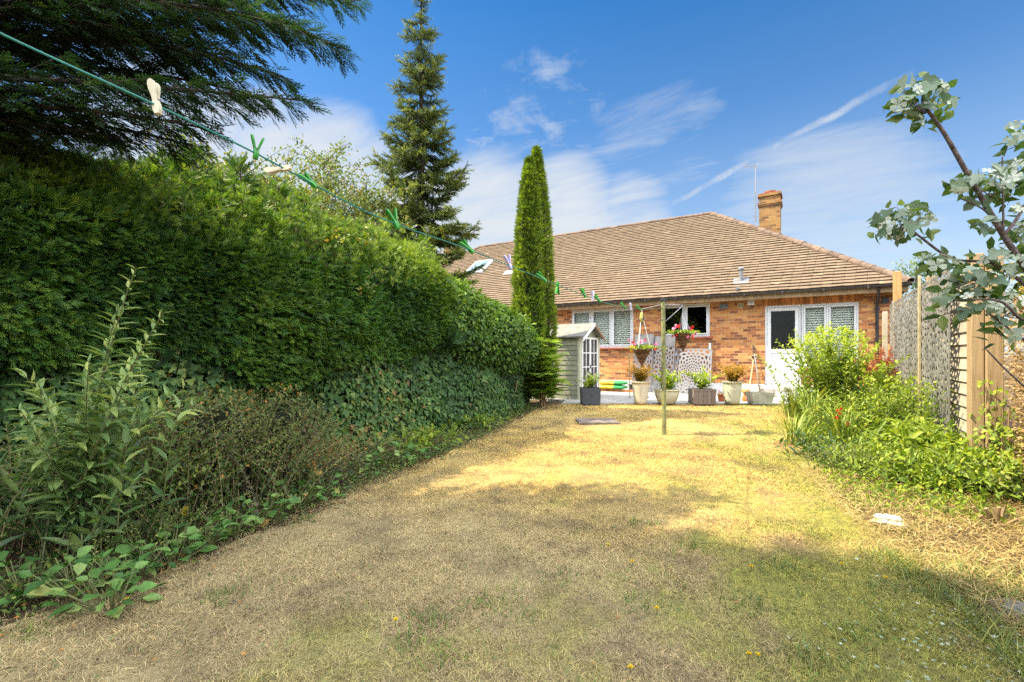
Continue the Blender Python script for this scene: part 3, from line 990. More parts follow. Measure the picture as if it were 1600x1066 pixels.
def tiles_on(origin, along, inw, length, maxd, lim, back=False):
    """courses of overlapping tiles; lim(d) -> (a0,a1) along the eave at plan depth d"""
    origin, along, inw = (np.asarray(q, float) for q in (origin, along, inw))
    updir = unit(inw + np.array([0, 0, TAN]))
    nrm = unit(np.cross(along, updir))
    if nrm[2] < 0:
        nrm = -nrm
    rows = int(maxd * sl / gauge)
    V, F, Tn = [], [], []
    for r in range(rows):
        s = r * gauge
        dpl = s / sl
        a0, a1 = lim(dpl + gauge / sl * .5)
        if a1 - a0 < .1:
            break
        st = a0 - (tw * .5 if r % 2 else 0)
        k = int((a1 - a0) / tw) + 2
        for i in range(k):
            x0, x1 = max(st + i * tw, a0), min(st + (i + 1) * tw, a1)
            if x1 - x0 < .02:
                continue
            j = rng.normal(0, .004)
            lift = .052 + rng.normal(0, .003)
            e0 = s - .035 + j
            e1 = s + gauge + .02
            g_ = .0025
            A = origin + along * (x0 + g_)
            B = origin + along * (x1 - g_)
            tilt = rng.normal(0, .003)
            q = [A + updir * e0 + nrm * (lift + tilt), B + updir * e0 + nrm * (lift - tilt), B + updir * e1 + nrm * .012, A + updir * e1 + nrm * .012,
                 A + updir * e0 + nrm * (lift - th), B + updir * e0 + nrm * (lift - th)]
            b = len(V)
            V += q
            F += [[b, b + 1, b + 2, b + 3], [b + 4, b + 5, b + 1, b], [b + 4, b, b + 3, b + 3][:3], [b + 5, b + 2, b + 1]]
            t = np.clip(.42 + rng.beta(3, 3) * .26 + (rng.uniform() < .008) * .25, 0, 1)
            Tn += [t, 0.0, t, t]  # butt faces get the darkest tint, a painted shadow line under each course
    # split by size
    q4 = [f for f in F if len(f) == 4]
    t4 = [t for f, t in zip(F, Tn) if len(f) == 4]
    q3 = [f for f in F if len(f) == 3]
    t3 = [t for f, t in zip(F, Tn) if len(f) == 3]
    base = roofm.n
    roofm.v.append(np.array(V))
    roofm.n += len(V)
    roofm.f.append((np.array(q4) + base, np.array(t4)))
    roofm.f.append((np.array(q3) + base, np.array(t3)))


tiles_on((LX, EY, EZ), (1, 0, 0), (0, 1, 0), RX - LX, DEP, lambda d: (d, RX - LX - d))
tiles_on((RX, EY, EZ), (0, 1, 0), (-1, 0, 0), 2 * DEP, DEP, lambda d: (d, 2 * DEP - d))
# underlay and the two planes nobody sees from the garden
A_, B_ = (LX + DEP, RIDGE_Y, RIDGE_Z), (RX - DEP, RIDGE_Y, RIDGE_Z)
roofm.add([(LX, EY, EZ), (RX, EY, EZ), B_, A_, (RX, EY + 2 * DEP, EZ), (LX, EY + 2 * DEP, EZ)], [[0, 1, 2, 3], [4, 5, 3, 2], [1, 4, 2], [5, 0, 3]], .3)
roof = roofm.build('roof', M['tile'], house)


def ridge_run(mb, a, b, r=.1, step=.33):
    a, b = np.asarray(a, float), np.asarray(b, float)
    n = max(1, int(np.linalg.norm(b - a) / step))
    d = unit(b - a)
    sd = unit(np.cross(d, UP))
    up = np.cross(sd, d)
    an = np.linspace(-.25, PI + .25, 9)
    for i in range(n):
        p, q = a + (b - a) * (i / n), a + (b - a) * ((i + 1.06) / n)
        j = rng.normal(0, .004)
        ring = lambda c, rr: c + rr * (np.cos(an)[:, None] * sd + np.sin(an)[:, None] * up * .8)
        mb.grid(np.stack([ring(p + up * j, r + .012), ring(q + up * j, r)]), rng.uniform(0, 1))
        e = ring(p + up * j, r + .012)
        e2 = ring(p + up * j, r - .012)
        mb.grid(np.stack([e2, e]), .2)


rr = MB()
ridge_run(rr, A_, B_)
ridge_run(rr, (RX, EY, EZ + .03), (B_[0], B_[1], B_[2]), .105)
ridge_run(rr, (RX, EY + 2 * DEP, EZ + .03), B_, .105)
ridge_run(rr, (LX, EY, EZ + .03), A_, .105)
rr.build('ridge_tiles', M['ridge'], roof)
# eaves
e = MB()
e.box(LX + .04, RX - .04, EY + .05, EY + .075, 2.80, 2.955)
e.box(RX - .075, RX - .05, EY + .075, 24.5, 2.80, 2.955)
e.build('fascia', M['fascia'], house)
e = MB()
e.box(LX + .05, RX - .08, EY + .077, WY + .02, 2.862, 2.88)
e.build('soffit', M['fascia'], house)
gu = MB()
an = np.linspace(PI, 2 * PI, 9)
prof = np.stack([np.zeros(9), .055 * np.cos(an), .055 * np.sin(an)], 1)
c0 = np.array([0, EY - .008, 2.975])
gu.grid(np.stack([prof + c0 + np.array([LX, 0, 0]), prof + c0 + np.array([RX + .03, 0, 0])]))
gu.grid(np.stack([prof * .9 + c0 + np.array([LX, 0, 0]), prof * .9 + c0 + np.array([RX + .03, 0, 0])]))
for x in np.arange(LX + .5, RX, .9):
    gu.obox((x, EY - .008, 2.94), (1, 0, 0), (0, 1, 0), (0, 0, 1), .02, .06, .035)
gu.build('gutter', M['gutter'], house)
dp = MB()
dp.tube([(1.41, EY + .0, 2.92), (1.41, EY + .03, 2.85), (1.41, WY - .1, 2.62), (1.41, WY - .06, 2.5), (1.41, WY - .06, .25)], .035, 12)
dp.box(1.36, 1.46, WY - .1, WY, 2.42, 2.46)
dp.box(1.36, 1.46, WY - .1, WY, 1.3, 1.34)
dp.build('downpipe', M['black_plastic'], house, smooth=False)
v = MB()
v.box(1.5, 1.64, WY - .03, WY - .001, 2.57, 2.71)
v.build('dark_vent', M['black_plastic'], house, bevel=.004)
v = MB()
v.box(-2.19, -1.97, WY - .025, WY - .001, 2.62, 2.76)
for i in range(5):
    v.box(-2.175, -1.985, WY - .034, WY - .0255, 2.632 + i * .025, 2.645 + i * .025)
v.build('air_vent', M['lead'], house)
v = MB()
for q in ((-1.72, -1.69, 2.61, 2.76), (-1.59, -1.56, 2.61, 2.76), (-1.69, -1.59, 2.73, 2.76), (-1.69, -1.59, 2.61, 2.64)):
    v.box(q[0], q[1], WY - .03, WY - .001, q[2], q[3])
v.box(-1.69, -1.59, WY - .012, WY - .001, 2.64, 2.73)
v.build('air_brick', M['bamboo'], house)
v = MB()
v.obox((-1.37, WY - .09, 2.75), (1, 0, 0), (0, 1, -.35), (0, .35, 1), .085, .035, .06)
v.box(-1.39, -1.35, WY - .06, WY - .001, 2.70, 2.76)
lampo = v.build('flood_lamp', M['white'], house, bevel=.006)
v = MB()
v.lathe([(0, -.035), (.025, -.03), (.035, 0), (.03, .025), (0, .03)], (-1.35, WY - .06, 2.62), 12)
v.build('motion_sensor', M['black_plastic'], lampo)


def roof_pt(px, py):
    d = ray(px, py)
    # z = EZ + TAN*(y-EY)
    t = (EZ - TAN * EY - CAMZ) / (d[2] - TAN * d[1])
    return CAM + d * t


rn = unit(np.array([0, -TAN, 1.0]))
ru = unit(np.array([0, 1, TAN]))
v = MB()
p = roof_pt(1158, 441)
v.tube([p - UP * .1, p + UP * .36], .055, 14)
v.lathe([(.05, 0), (.085, .01), (.085, .05), (.06, .08), (0, .085)], p + UP * .34, 14)
v.obox(p + rn * .04, (1, 0, 0), ru, rn, .2, .16, .008)
v.build('vent_pipe', M['lead'], roof)
v = MB()
p = roof_pt(1152, 457)
v.tube([p - rn * .02, p + UP * .09, p + UP * .12 + np.array([.05, -.05, 0])], .03, 8)
v.lathe([(0, 0), (.05, .01), (.05, .07), (0, .08)], p + UP * .06, 10)
v.build('roof_camera', M['lead'], roof)
# skylight, left
p = roof_pt(749, 420)
f = MB()
hw, hh = .42, .55
for q in ((-hw, 0, .04, hh), (hw, 0, .04, hh), (0, -hh, hw, .04), (0, hh, hw, .04)):
    f.obox(p + np.array([1., 0, 0]) * q[0] + ru * q[1] + rn * .07, (1, 0, 0), ru, rn, q[2], q[3], .06)
sk = f.build('skylight', M['white_paint'], roof)
MB().obox(p + rn * .09, (1, 0, 0), ru, rn, hw - .04, hh - .04, .008).build('pane', M['skyglass'], sk)
p = roof_pt(799, 428)
f = MB().obox(p + rn * .06, (1, 0, 0), ru, rn, .3, .14, .03)
f.build('roof_flashing', M['white_paint'], roof)


def chimney(cx, cy, w, z0, z1):
    m = MB()
    h = w / 2
    m.box(cx - h, cx + h, cy - h, cy + h, z0, z1 - .42)
    m.box(cx - h - .025, cx + h + .025, cy - h - .025, cy + h + .025, z1 - .42, z1 - .36)
    m.box(cx - h - .05, cx + h + .05, cy - h - .05, cy + h + .05, z1 - .36, z1 - .29)
    m.box(cx - h, cx + h, cy - h, cy + h, z1 - .29, z1 - .08)
    m.box(cx - h - .045, cx + h + .045, cy - h - .045, cy + h + .045, z1 - .08, z1)
    c = m.build('chimney', M['brick_chimney'], house)
    f = MB()
    f.prism([(cx - h - .02, cy - h - .02, z1), (cx + h + .02, cy - h - .02, z1), (cx + h + .02, cy + h + .02, z1), (cx - h - .02, cy + h + .02, z1)], (0, 0, 1), .03)
    f.lathe([(.15, .02), (.15, .09), (.19, .10), (.19, .15), (.14, .15), (.13, .03)], (cx, cy, z1), 18)
    f.build('chimney_pot', M['chimney_pot'], c)
    return c


ch = chimney(-1.17, 19.0, .64, 3.6, 6.86)
a = MB()
mx, my = -1.17 - .44, 18.75
a.tube([(mx, my, 5.95), (mx, my, 7.92)], .018, 8)
for z in (6.0, 6.14):
    a.bar((mx, my, z), (-1.17 - .3, my, z), .02, .02)
    a.bar((mx - .1, my, z), (mx, my, z), .02, .02)
tip = np.array([mx - .36, my - .1, 7.95])
a.bar((mx + .06, my + .02, 7.90), tip, .022, .022)
for t in np.linspace(0, 1, 9):
    q = np.array([mx + .06, my + .02, 7.90]) * (1 - t) + tip * t
    a.bar(q + np.array([.02, -.07, 0]), q + np.array([-.02, .07, 0]), .008, .008)
a.bar((mx + .07, my, 7.82), (mx + .07, my + .02, 8.0), .05, .012)
a.build('aerial', M['metal'], ch)
ch2 = chimney(-15.45, 19.2, .64, 5.2, 6.9)
a = MB()
a.tube([(-15.1, 19, 6.2), (-15.1, 19, 8.1)], .018, 6)
a.build('aerial_mast', M['metal'], ch2)

# ------------------------------------------------------------------ shed
SX0, SX1, SY0, SY1 = -6.45, -4.9, 11.12, 12.42
sz0, sez, srz = .17, 1.80, 2.10
sh = thing('garden_shed', 'sage green timber shed with glazed double doors beside the tall cypress', 'shed', ((SX0 + SX1) / 2, (SY0 + SY1) / 2, .17))
m = MB()
nb = 13
for i in range(nb):
    za, zb = sz0 + (sez - sz0) * i / nb, sz0 + (sez - sz0) * (i + 1) / nb
    for (ya, yb, sg) in ((SY0, SY0, -1), (SY1, SY1, 1)):
        m.add([(SX0, ya + sg * .016, za), (SX1 - .04, ya + sg * .016, za), (SX1 - .04, ya + sg * .002, zb), (SX0, ya + sg * .002, zb), (SX0, ya, za), (SX1 - .04, ya, za)],
              [[0, 1, 2, 3], [4, 5, 1, 0]], rng.uniform(.3, .8))
ym = (SY0 + SY1) / 2
m.prism([(SX1 - .03, SY0, sz0), (SX1 - .03, SY1, sz0), (SX1 - .03, SY1, sez), (SX1 - .03, ym, srz - .02), (SX1 - .03, SY0, sez)], (1, 0, 0), .02, .5)
m.prism([(SX0, SY0, sz0), (SX0, SY1, sz0), (SX0, SY1, sez), (SX0, ym, srz - .02), (SX0, SY0, sez)], (1, 0, 0), .02, .5)
m.build('wall', M['shed_board'], sh)
m = MB()
m.box(SX1 - .05, SX1 + .012, SY0 - .025, SY0 + .055, sz0, sez, .6)
m.box(SX1 - .009, SX1 + .0115, SY0 + .0555, SY0 + .13, sz0, sez, .6)
MB().box(SX1 - .009, SX1 + .012, SY1 - .13, SY1 + .02, sz0, sez, .6).build('corner_board', M['shed_trim'], sh, bevel=.004)
m.build('corner_board', M['shed_trim'], sh, bevel=.004)
m = MB()
for sg in (-1, 1):
    ye = SY0 - .1 if sg < 0 else SY1 + .1
    ze = sez - .03
    m.prism([(SX0 - .06, ye, ze), (SX0 - .06, ym, srz + .035), (SX0 - .06, ym, srz), (SX0 - .06, ye, ze - .03)], (1, 0, 0), SX1 - SX0 + .2)
m.build('roof', M['felt'], sh)
for sg, mt, tt in ((-1, 'white_paint', 0), (1, 'shed_barge', 0)):
    ye = SY0 - .11 if sg < 0 else SY1 + .11
    b = MB().prism([(SX1 + .142, ye, sez - .085), (SX1 + .142, ym, srz + .035), (SX1 + .142, ym, srz - .05), (SX1 + .142, ye, sez - .155)], (1, 0, 0), .018)
    b.build('barge_board', M[mt], sh)
dy0, dy1 = SY0 + .135, SY1 - .135
for a_, b_ in ((dy0, ym - .004), (ym + .004, dy1)):
    f = MB()
    x0, x1 = SX1 - .008, SX1 + .022
    w = .045
    zt = 1.76
    f.box(x0, x1, a_, a_ + w, sz0 + .02, zt)
    f.box(x0, x1, b_ - w, b_, sz0 + .02, zt)
    f.box(x0, x1, a_ + w, b_ - w, zt - w, zt)
    f.box(x0, x1, a_ + w, b_ - w, sz0 + .02, sz0 + .1)
    mid = (a_ + b_) / 2
    f.box(x0 + .004, x1 - .004, mid - .012, mid + .012, sz0 + .1, zt - w)
    for j in (1, 2, 3):
        zz = sz0 + .1 + (zt - w - sz0 - .1) * j / 4
        f.box(x0 + .002, x1 - .003, a_ + w, mid - .012, zz - .012, zz + .012)
        f.box(x0 + .002, x1 - .003, mid + .012, b_ - w, zz - .012, zz + .012)
    dr = f.build('door', M['white_paint'], sh)
    MB().box(x0 + .010, x0 + .014, a_ + w - .002, b_ - w + .002, sz0 + .098, zt - w + .002).build('pane', M['shedglass'], dr)
    if a_ == dy0:
        MB().box(x1, x1 + .02, b_ - .03, b_ - .01, .95, 1.05).build('handle', M['black_plastic'], dr)

# ------------------------------------------------------------------ decorative cut screens
def mandala(mb, o, ax, ay, size, rings=7, sect=20, keep=.62, spin=0.0):
    """square tile of cut-out petals: polar cells mapped to a square, each cell a small frame round its hole"""
    o, ax, ay = (np.asarray(q, float) for q in (o, ax, ay))

    def mp(r, th):
        c, s = math.cos(th), math.sin(th)
        k = r / max(abs(c), abs(s)) * (r ** 2) + r * (1 - r ** 2)
        return k * c, k * s
    for i in range(rings):
        r0, r1 = (i + .15) / (rings + .15), (i + 1.15) / (rings + .15)
        nsec = sect if i > 1 else sect // 2
        for j in range(nsec):
            off = .5 * (i % 2)
            t0, t1 = 2 * PI * (j + off) / nsec + spin, 2 * PI * (j + 1 + off) / nsec + spin
            outer = [(r0, t0), ((r0 + r1) / 2, t0), (r1, t0), (r1, (t0 + t1) / 2), (r1, t1), ((r0 + r1) / 2, t1), (r0, t1), (r0, (t0 + t1) / 2)]
            O = np.array([mp(*q) for q in outer])
            c = O.mean(0)
            kk = np.array([.42, .78, .42, .8, .42, .78, .42, .55]) * (keep + .28)
            I = c + (O - c) * kk[:, None]
            V = np.vstack([O, I])
            W = o + (V[:, 0:1] * .5 * size[0]) * ax + (V[:, 1:2] * .5 * size[1]) * ay
            mb.add(W, np.array([[q, (q + 1) % 8, 8 + (q + 1) % 8, 8 + q] for q in range(8)]), .5)


def screen(name, label, o, ax, ay, w, h, tiles, mat, keep=.62, group=None, solidtop=0.0, rim=.03):
    """o = lower corner, ax / ay unit vectors"""
    o, ax, ay = np.asarray(o, float), unit(ax), unit(ay)
    nz = unit(np.cross(ax, ay))
    t = thing(name, label, 'screen panel', o, group)
    m = MB()
    hh = h - solidtop
    for i in range(tiles[0]):
        for j in range(tiles[1]):
            c = o + ax * (w * (i + .5) / tiles[0]) + ay * (hh * (j + .5) / tiles[1])
            mandala(m, c, ax, ay, (w / tiles[0], hh / tiles[1]), keep=keep, rings=8 if tiles == (1, 1) else 4, sect=22 if tiles == (1, 1) else 14)
    m.build('cut_panel', M[mat], t, solid=.006)
    f = MB()
    for (a, b) in (((0, 0), (w, 0)), ((0, h), (w, h)), ((0, 0), (0, h)), ((w, 0), (w, h))):
        p, q = o + ax * a[0] + ay * a[1], o + ax * b[0] + ay * b[1]
        f.bar(p, q, rim, .014, up=nz)
    if solidtop:
        f.obox(o + ax * w / 2 + ay * (h - solidtop / 2), ax, ay, nz, w / 2, solidtop / 2, .006)
    f.build('rim', M[mat], t)
    return t


# ------------------------------------------------------------------ right-hand fence
FX = 1.50
gl = 'grey cut-out screens along the right fence'
scr = [(7.75, 9.45, 'large grey cut-out screen nearest the timber post on the right fence'),
       (9.5, 11.1, 'middle grey cut-out screen of the right fence behind the leafy plants'),
       (11.13, 12.75, 'farthest grey cut-out fence screen, beside the bungalow corner')]
for a_, b_, lb in scr:
    screen('privacy_screen', lb, (FX - .06, a_, .22), (0, 1, 0), (0, 0, 1), b_ - a_, 2.12, (2, 3), 'screen_fence', keep=.72, group=gl)
fp = thing('lap_fence', 'weathered overlapping timber fence panel behind the grey screens', 'fence', (FX + .05, 7.3, 0))
m = MB()
for i in range(15):
    z = .12 + i * .145
    m.add([(FX + .03, 6.87, z), (FX + .03, 13.6, z), (FX + .055, 13.6, z + .16), (FX + .055, 6.87, z + .16), (FX + .045, 6.87, z), (FX + .045, 13.6, z), (FX + .065, 6.87, z + .16), (FX + .065, 13.6, z + .16)],
          [[3, 2, 1, 0], [0, 1, 5, 4], [4, 5, 7, 6], [0, 4, 6, 3]], rng.uniform(.2, .9))
m.build('lap_board', M['grey_timber'], fp)
for yv in (6.9, 9.3, 11.2, 13.1):
    MB().box(FX + .002, FX + .028, yv, yv + .05, .1, 2.28, rng.uniform(.3, .9)).build('batten', M['grey_timber'], fp)
for (nm, lb, xx, yv, w, dpt, h, mt) in (
        ('fence_post', 'thick new timber post at the near end of the cut-out screens', FX - .04, 6.76, .10, .17, 2.34, 'timber'),
        ('fence_post', 'broad timber gate post beside the brown clipped hedge', FX + .078, 6.7, .125, .16, 2.3, 'timber'),
        ('fence_post', 'slim pale post between the large and middle cut-out screens', FX - .085, 9.44, .035, .05, 2.5, 'bamboo'),
        ('fence_post', 'square pale post rising above the middle fence screen', FX + .1, 9.75, .1, .1, 2.52, 'timber'),
        ('fence_post', 'orange square post standing above the far fence screen', FX - .0, 12.3, .13, .13, 2.98, 'timber_fresh'),
        ('fence_post', 'pale rough post by the bungalow corner and downpipe', FX - .1, 13.2, .09, .09, 2.25, 'grey_timber')):
    p = MB()
    p.box(xx - w / 2, xx + w / 2, yv - dpt / 2, yv + dpt / 2, 0, h)
    tag(p.build(nm, M[mt], None, loc=(xx, yv, 0), bevel=.006), lb, 'fence post', 'fence posts on the right')

# brown clipped hedge with golden top, right edge
bh = thing('clipped_hedge', 'brown clipped hedge with golden top at the right edge', 'hedge', (2.0, 5.4, 0))
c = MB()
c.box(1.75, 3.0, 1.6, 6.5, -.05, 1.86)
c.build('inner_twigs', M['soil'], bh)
m = MB()
n = 26000
y = rng.uniform(1.5, 6.62, n)
z = rng.uniform(0, 1.95, n)
pos = np.stack([1.68 + .06 * lump(np.stack([y * 0, y, z], 1), 3) - rng.uniform(-.08, .05, n), y, z], 1)
m.scatter(T_SMALL, pos, np.array([-.5, 0, -.2]) + rdir(n), np.array([-1., 0, .3]) + rdir(n) * .7, rng.uniform(.02, .045, n), .016, np.clip(rng.beta(2, 2, n) * .95 + (rng.uniform(size=n) < .03) * .5, 0, 1))
n2 = 5000
pos = np.stack([rng.uniform(1.66, 3.0, n2), 6.6 + rng.uniform(-.1, .06, n2), rng.uniform(0, 1.95, n2)], 1)
m.scatter(T_SMALL, pos, np.array([0, .5, -.2]) + rdir(n2), np.array([0, 1., .3]) + rdir(n2) * .7, rng.uniform(.02, .045, n2), .016, rng.beta(2, 2, n2) * .95)
m.build('clipped_face', M['dryhedge'], bh)
m = MB()
n = 15000
pos = np.stack([rng.uniform(1.6, 3.0, n), rng.uniform(2.5, 6.6, n), np.zeros(n)], 1)
pos[:, 2] = 1.86 + rng.uniform(-.12, .26, n) + .12 * lump(pos, 1.8) + .12 * np.clip((pos[:, 0] - 1.6) / .6, 0, 1)
m.scatter(T_SMALL, pos, np.array([-.3, 0, .3]) + rdir(n), np.array([-.3, 0, 1.]) + rdir(n) * .6, rng.uniform(.03, .06, n), .028, np.clip(rng.beta(2, 2, n), 0, 1))
m.build('golden_top', M['goldhedge'], bh)

# ivy climbing between post and hedge
iv = thing('climbing_ivy', 'yellowing ivy climbing between the timber post and brown hedge', 'ivy', (1.55, 6.55, 0))
m, s = MB(), MB()
for kx in range(5):
    pts = np.array([(1.52 + .03 * kx, 6.55 - .05 * kx + .03 * math.sin(q * 3 + kx), q) for q in np.linspace(0, 1.15 - .12 * kx, 12)])
    s.tube(pts, .005, 5)
    n = 55
    ii = rng.uniform(0, 11, n)
    p = pts[ii.astype(int)] + rng.normal(0, .05, (n, 3))
    m.scatter(T_IVY, p, np.array([-.4, -.3, -.6]) + rdir(n) * .6, np.array([-1, -.6, .3]) + rdir(n) * .5, rng.uniform(.03, .06, n), .045, rng.uniform(.1, 1, n))
s.build('stem', M['stem_brown'], iv)
m.build('foliage', M['fresh'], iv)

# ------------------------------------------------------------------ left: clipped conifer hedge, ivy, leafy mound
HX = -5.05
ch_ = thing('conifer_hedge', 'tall clipped dark green conifer hedge along the left side', 'hedge', (-6, 3, 0))


def hedge_prof(u_):
    """u 0..1 from lower lip up the face and over the top: returns x offset, z, outward normal"""
    return np.interp(u_, [0, .08, .3, .5, .68, .85, 1], [-.45, -.05, .1, .04, -.32, -.85, -1.9]), np.interp(u_, [0, .08, .3, .5, .68, .85, 1], [1.12, 1.2, 1.75, 2.36, 2.9, 3.16, 3.22])


def hedge_surface(u_, y_):
    x, z = hedge_prof(u_)
    end = np.clip((y_ - 5.7) / 1.1, 0, 1)
    z = z - end ** 2 * .5 * np.clip((z - 1.2) / 1.8, 0, 1)
    lowlip = .22 * np.sin(y_ * 1.3) + .15 * np.sin(y_ * 3.1 + 1)
    z = z + lowlip * np.clip((1.7 - z) / .6, 0, 1) + .12 * np.clip((y_ - 2) / 4, 0, 1) * np.clip((1.8 - z) / .6, 0, 1) * 1.2
    p = np.stack([HX + x - end ** 2 * .5, y_, z], -1)
    return p


uu = np.linspace(0, 1, 30)
yy = np.linspace(-2.5, 6.7, 70)
U, YY = np.meshgrid(uu, yy)
S = hedge_surface(U, YY)
S[..., 0] += .12 * lump(S, 2.0) - .17
S[..., 2] -= .08 + .05 * lump(S[..., ::-1], 2)
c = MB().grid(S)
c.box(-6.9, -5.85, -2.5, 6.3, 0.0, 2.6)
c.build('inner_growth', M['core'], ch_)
m = MB()
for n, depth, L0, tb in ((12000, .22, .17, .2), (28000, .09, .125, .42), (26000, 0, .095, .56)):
    u_ = rng.uniform(0, .9, n) ** .9
    y_ = -2.5 + 9.3 * rng.uniform(0, 1, n) ** .85
    p = hedge_surface(u_, y_)
    e = 1e-3
    q = hedge_surface(u_ + e, y_)
    tg = unit(q - p)
    nr = np.cross(np.array([0, 1., 0]), tg)
    nr = unit(np.where((nr[:, 0:1] + nr[:, 2:3]) < 0, -nr, nr))
    lm = lump(p, 2.0)
    top0 = np.clip((p[:, 2] - 2.2) / .6, 0, 1)
    p = p + nr * (.14 * lm + .12 * top0 * lump(p, 4.2) - depth * rng.uniform(.2, 1.2, n) + .03)[:, None]
    top = np.clip((p[:, 2] - 2.15) / .75, 0, 1)
    d = nr * .7 + np.array([.1, .38, -.1]) * (1 - .3 * top[:, None]) + rdir(n) * .68 + np.array([0, .1, .45]) * top[:, None]
    fresh = np.clip((p[:, 1] - 1.5) / 5, 0, 1)  # rises towards the far end: new growth plus painted sunlight
    t = np.clip(tb - .12 + .18 * lm + .5 * top * (.45 + .55 * fresh) + .1 * fresh + rng.normal(0, .13, n), 0, 1)  # top tinted lighter, its sunlit look put into the spray colour
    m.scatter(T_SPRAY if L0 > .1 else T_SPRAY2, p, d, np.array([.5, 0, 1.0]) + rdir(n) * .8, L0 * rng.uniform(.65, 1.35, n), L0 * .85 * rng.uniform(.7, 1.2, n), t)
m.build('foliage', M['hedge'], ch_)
m, s_ = MB(), MB()
for i in range(420):
    u0 = np.array([rng.uniform(.5, .84)])
    y0_ = np.array([rng.uniform(-.5, 6.6)])
    c = hedge_surface(u0, y0_)[0]
    hh = rng.uniform(.1, .34) * (1.3 if rng.uniform() < .15 else 1)
    e = c + np.array([rng.normal(.08, .08), rng.normal(.06, .1), hh])
    pts = bez(c - UP * .1, (c + e) / 2, e, 5)
    s_.tube(pts, np.linspace(.004, .0015, 5), 4, cap=False)
    k = int(10 + hh * 60)
    ii = rng.uniform(.3, 4, k)
    m.scatter(T_SPRAY2, pts[ii.astype(int)] + rng.normal(0, .008, (k, 3)), unit(e - c) * .8 + rdir(k) * .8, rdir(k), rng.uniform(.05, .11, k), rng.uniform(.03, .07, k), np.clip(rng.normal(.55 + .05 * y0_[0], .16, k), 0, 1))
s_.build('shoot_stem', M['stem_green'], ch_)
m.build('new_shoots', M['hedge'], ch_)
m = MB()
n = 9000
u_ = rng.uniform(.02, .75, n)
y_ = -2.5 + 9.1 * rng.uniform(0, 1, n)
p = hedge_surface(u_, y_)
ok = lump(p * np.array([1, 1, 1.6]) + 3.3, 1.7) + .35 * np.clip((1.5 - p[:, 2]) / .4, 0, 1) > .72
p = p[ok] + rng.normal(0, .04, (ok.sum(), 3)) - np.array([.02, 0, 0])
m.scatter(T_SPRAY2, p, rdir(len(p)) + np.array([.5, .2, -.2]), rdir(len(p)) + UP, .1, .075, rng.uniform(0, .45, len(p)))
m.build('dead_sprays', M['drytwig'], ch_)

# upright unclipped conifer tips behind the clipped face
def wispy_conifer(base, h, w, label, tw=(0.25, .8)):
    base = np.asarray(base, float)
    t = thing('young_conifer', label, 'conifer', base, 'feathery conifers behind the hedge')
    s, l = MB(), MB()
    top = base + np.array([rng.normal(0, .12), rng.normal(0, .12), h])
    pts = bez(base, base + np.array([.05, 0, h * .5]), top, 14)
    s.tube(pts, np.linspace(.035, .006, 14), 6)
    for z in np.arange(2.3, h - .03, .085):
        f = z / h
        c = pts[0] * (1 - f) + pts[-1] * f
        for _ in range(4):
            a = rng.uniform(0, 2 * PI)
            ln = w * min(1, (h - z) / 1.1 + .12) * rng.uniform(.6, 1.2)
            e = c + np.array([math.cos(a) * ln, math.sin(a) * ln, ln * rng.uniform(.3, .75)])
            br = bez(c, (c + e) / 2 + np.array([0, 0, -.04]), e, 6)
            s.tube(br, np.linspace(.006, .002, 6), 4, cap=False)
            k = max(6, int(ln / .022))
            q = rng.uniform(.1, 1, k)
            pp_ = br[(q * 5).astype(int)] + rng.normal(0, .01, (k, 3))
            dd = unit(e - c) + rdir(k) * .7
            l.scatter(T_SPRAY, pp_, dd, rdir(k), rng.uniform(.1, .2, k), rng.uniform(.05, .1, k), np.clip(rng.normal((tw[0] + tw[1]) / 2, .2, k), 0, 1))
    s.build('trunk', M['bark_grey'], t)
    l.build('crown', M['hedge'], t)


for px, py, xw, w, lb in ((312, 228, -6.1, .42, 'feathery conifer tip beneath the overhanging dark branches'),
                          (372, 258, -6.0, .4, 'second feathery conifer tip, right of the dark overhanging branches'),
                          (432, 292, -6.0, .42, 'feathery conifer tip directly under the cream peg'),
                          (250, 246, -6.3, .45, 'shaded conifer tip touching the lowest overhanging branch'),
                          (480, 318, -6.1, .4, 'low pale conifer tip left of the wispy deciduous tree'),
                          (600, 345, -6.0, .45, 'yellow-green conifer tip just left of the tall spruce'),
                          (545, 352, -5.9, .5, 'bright conifer tip rising from the hedge below the green peg'),
                          (285, 262, -6.0, .5, 'bushy shaded conifer between the two highest conifer tips'),
                          (345, 290, -5.8, .5, 'broad conifer tip in front of the two highest feathery tips'),
                          (400, 300, -5.9, .45, 'bright conifer tip below the near green peg'),
                          (190, 262, -6.2, .5, 'darkest conifer tip farthest left under the overhanging branches'),
                          (510, 345, -5.8, .45, 'short bright conifer tip under the wispy deciduous tree'),
                          (650, 372, -5.7, .4, 'shortest conifer tip in front of the spruce foot')):
    q = onX(px, py, xw)
    wispy_conifer((q[0], q[1], 0), q[2], w, lb, (.35, .9) if px > 400 else (.2, .6))

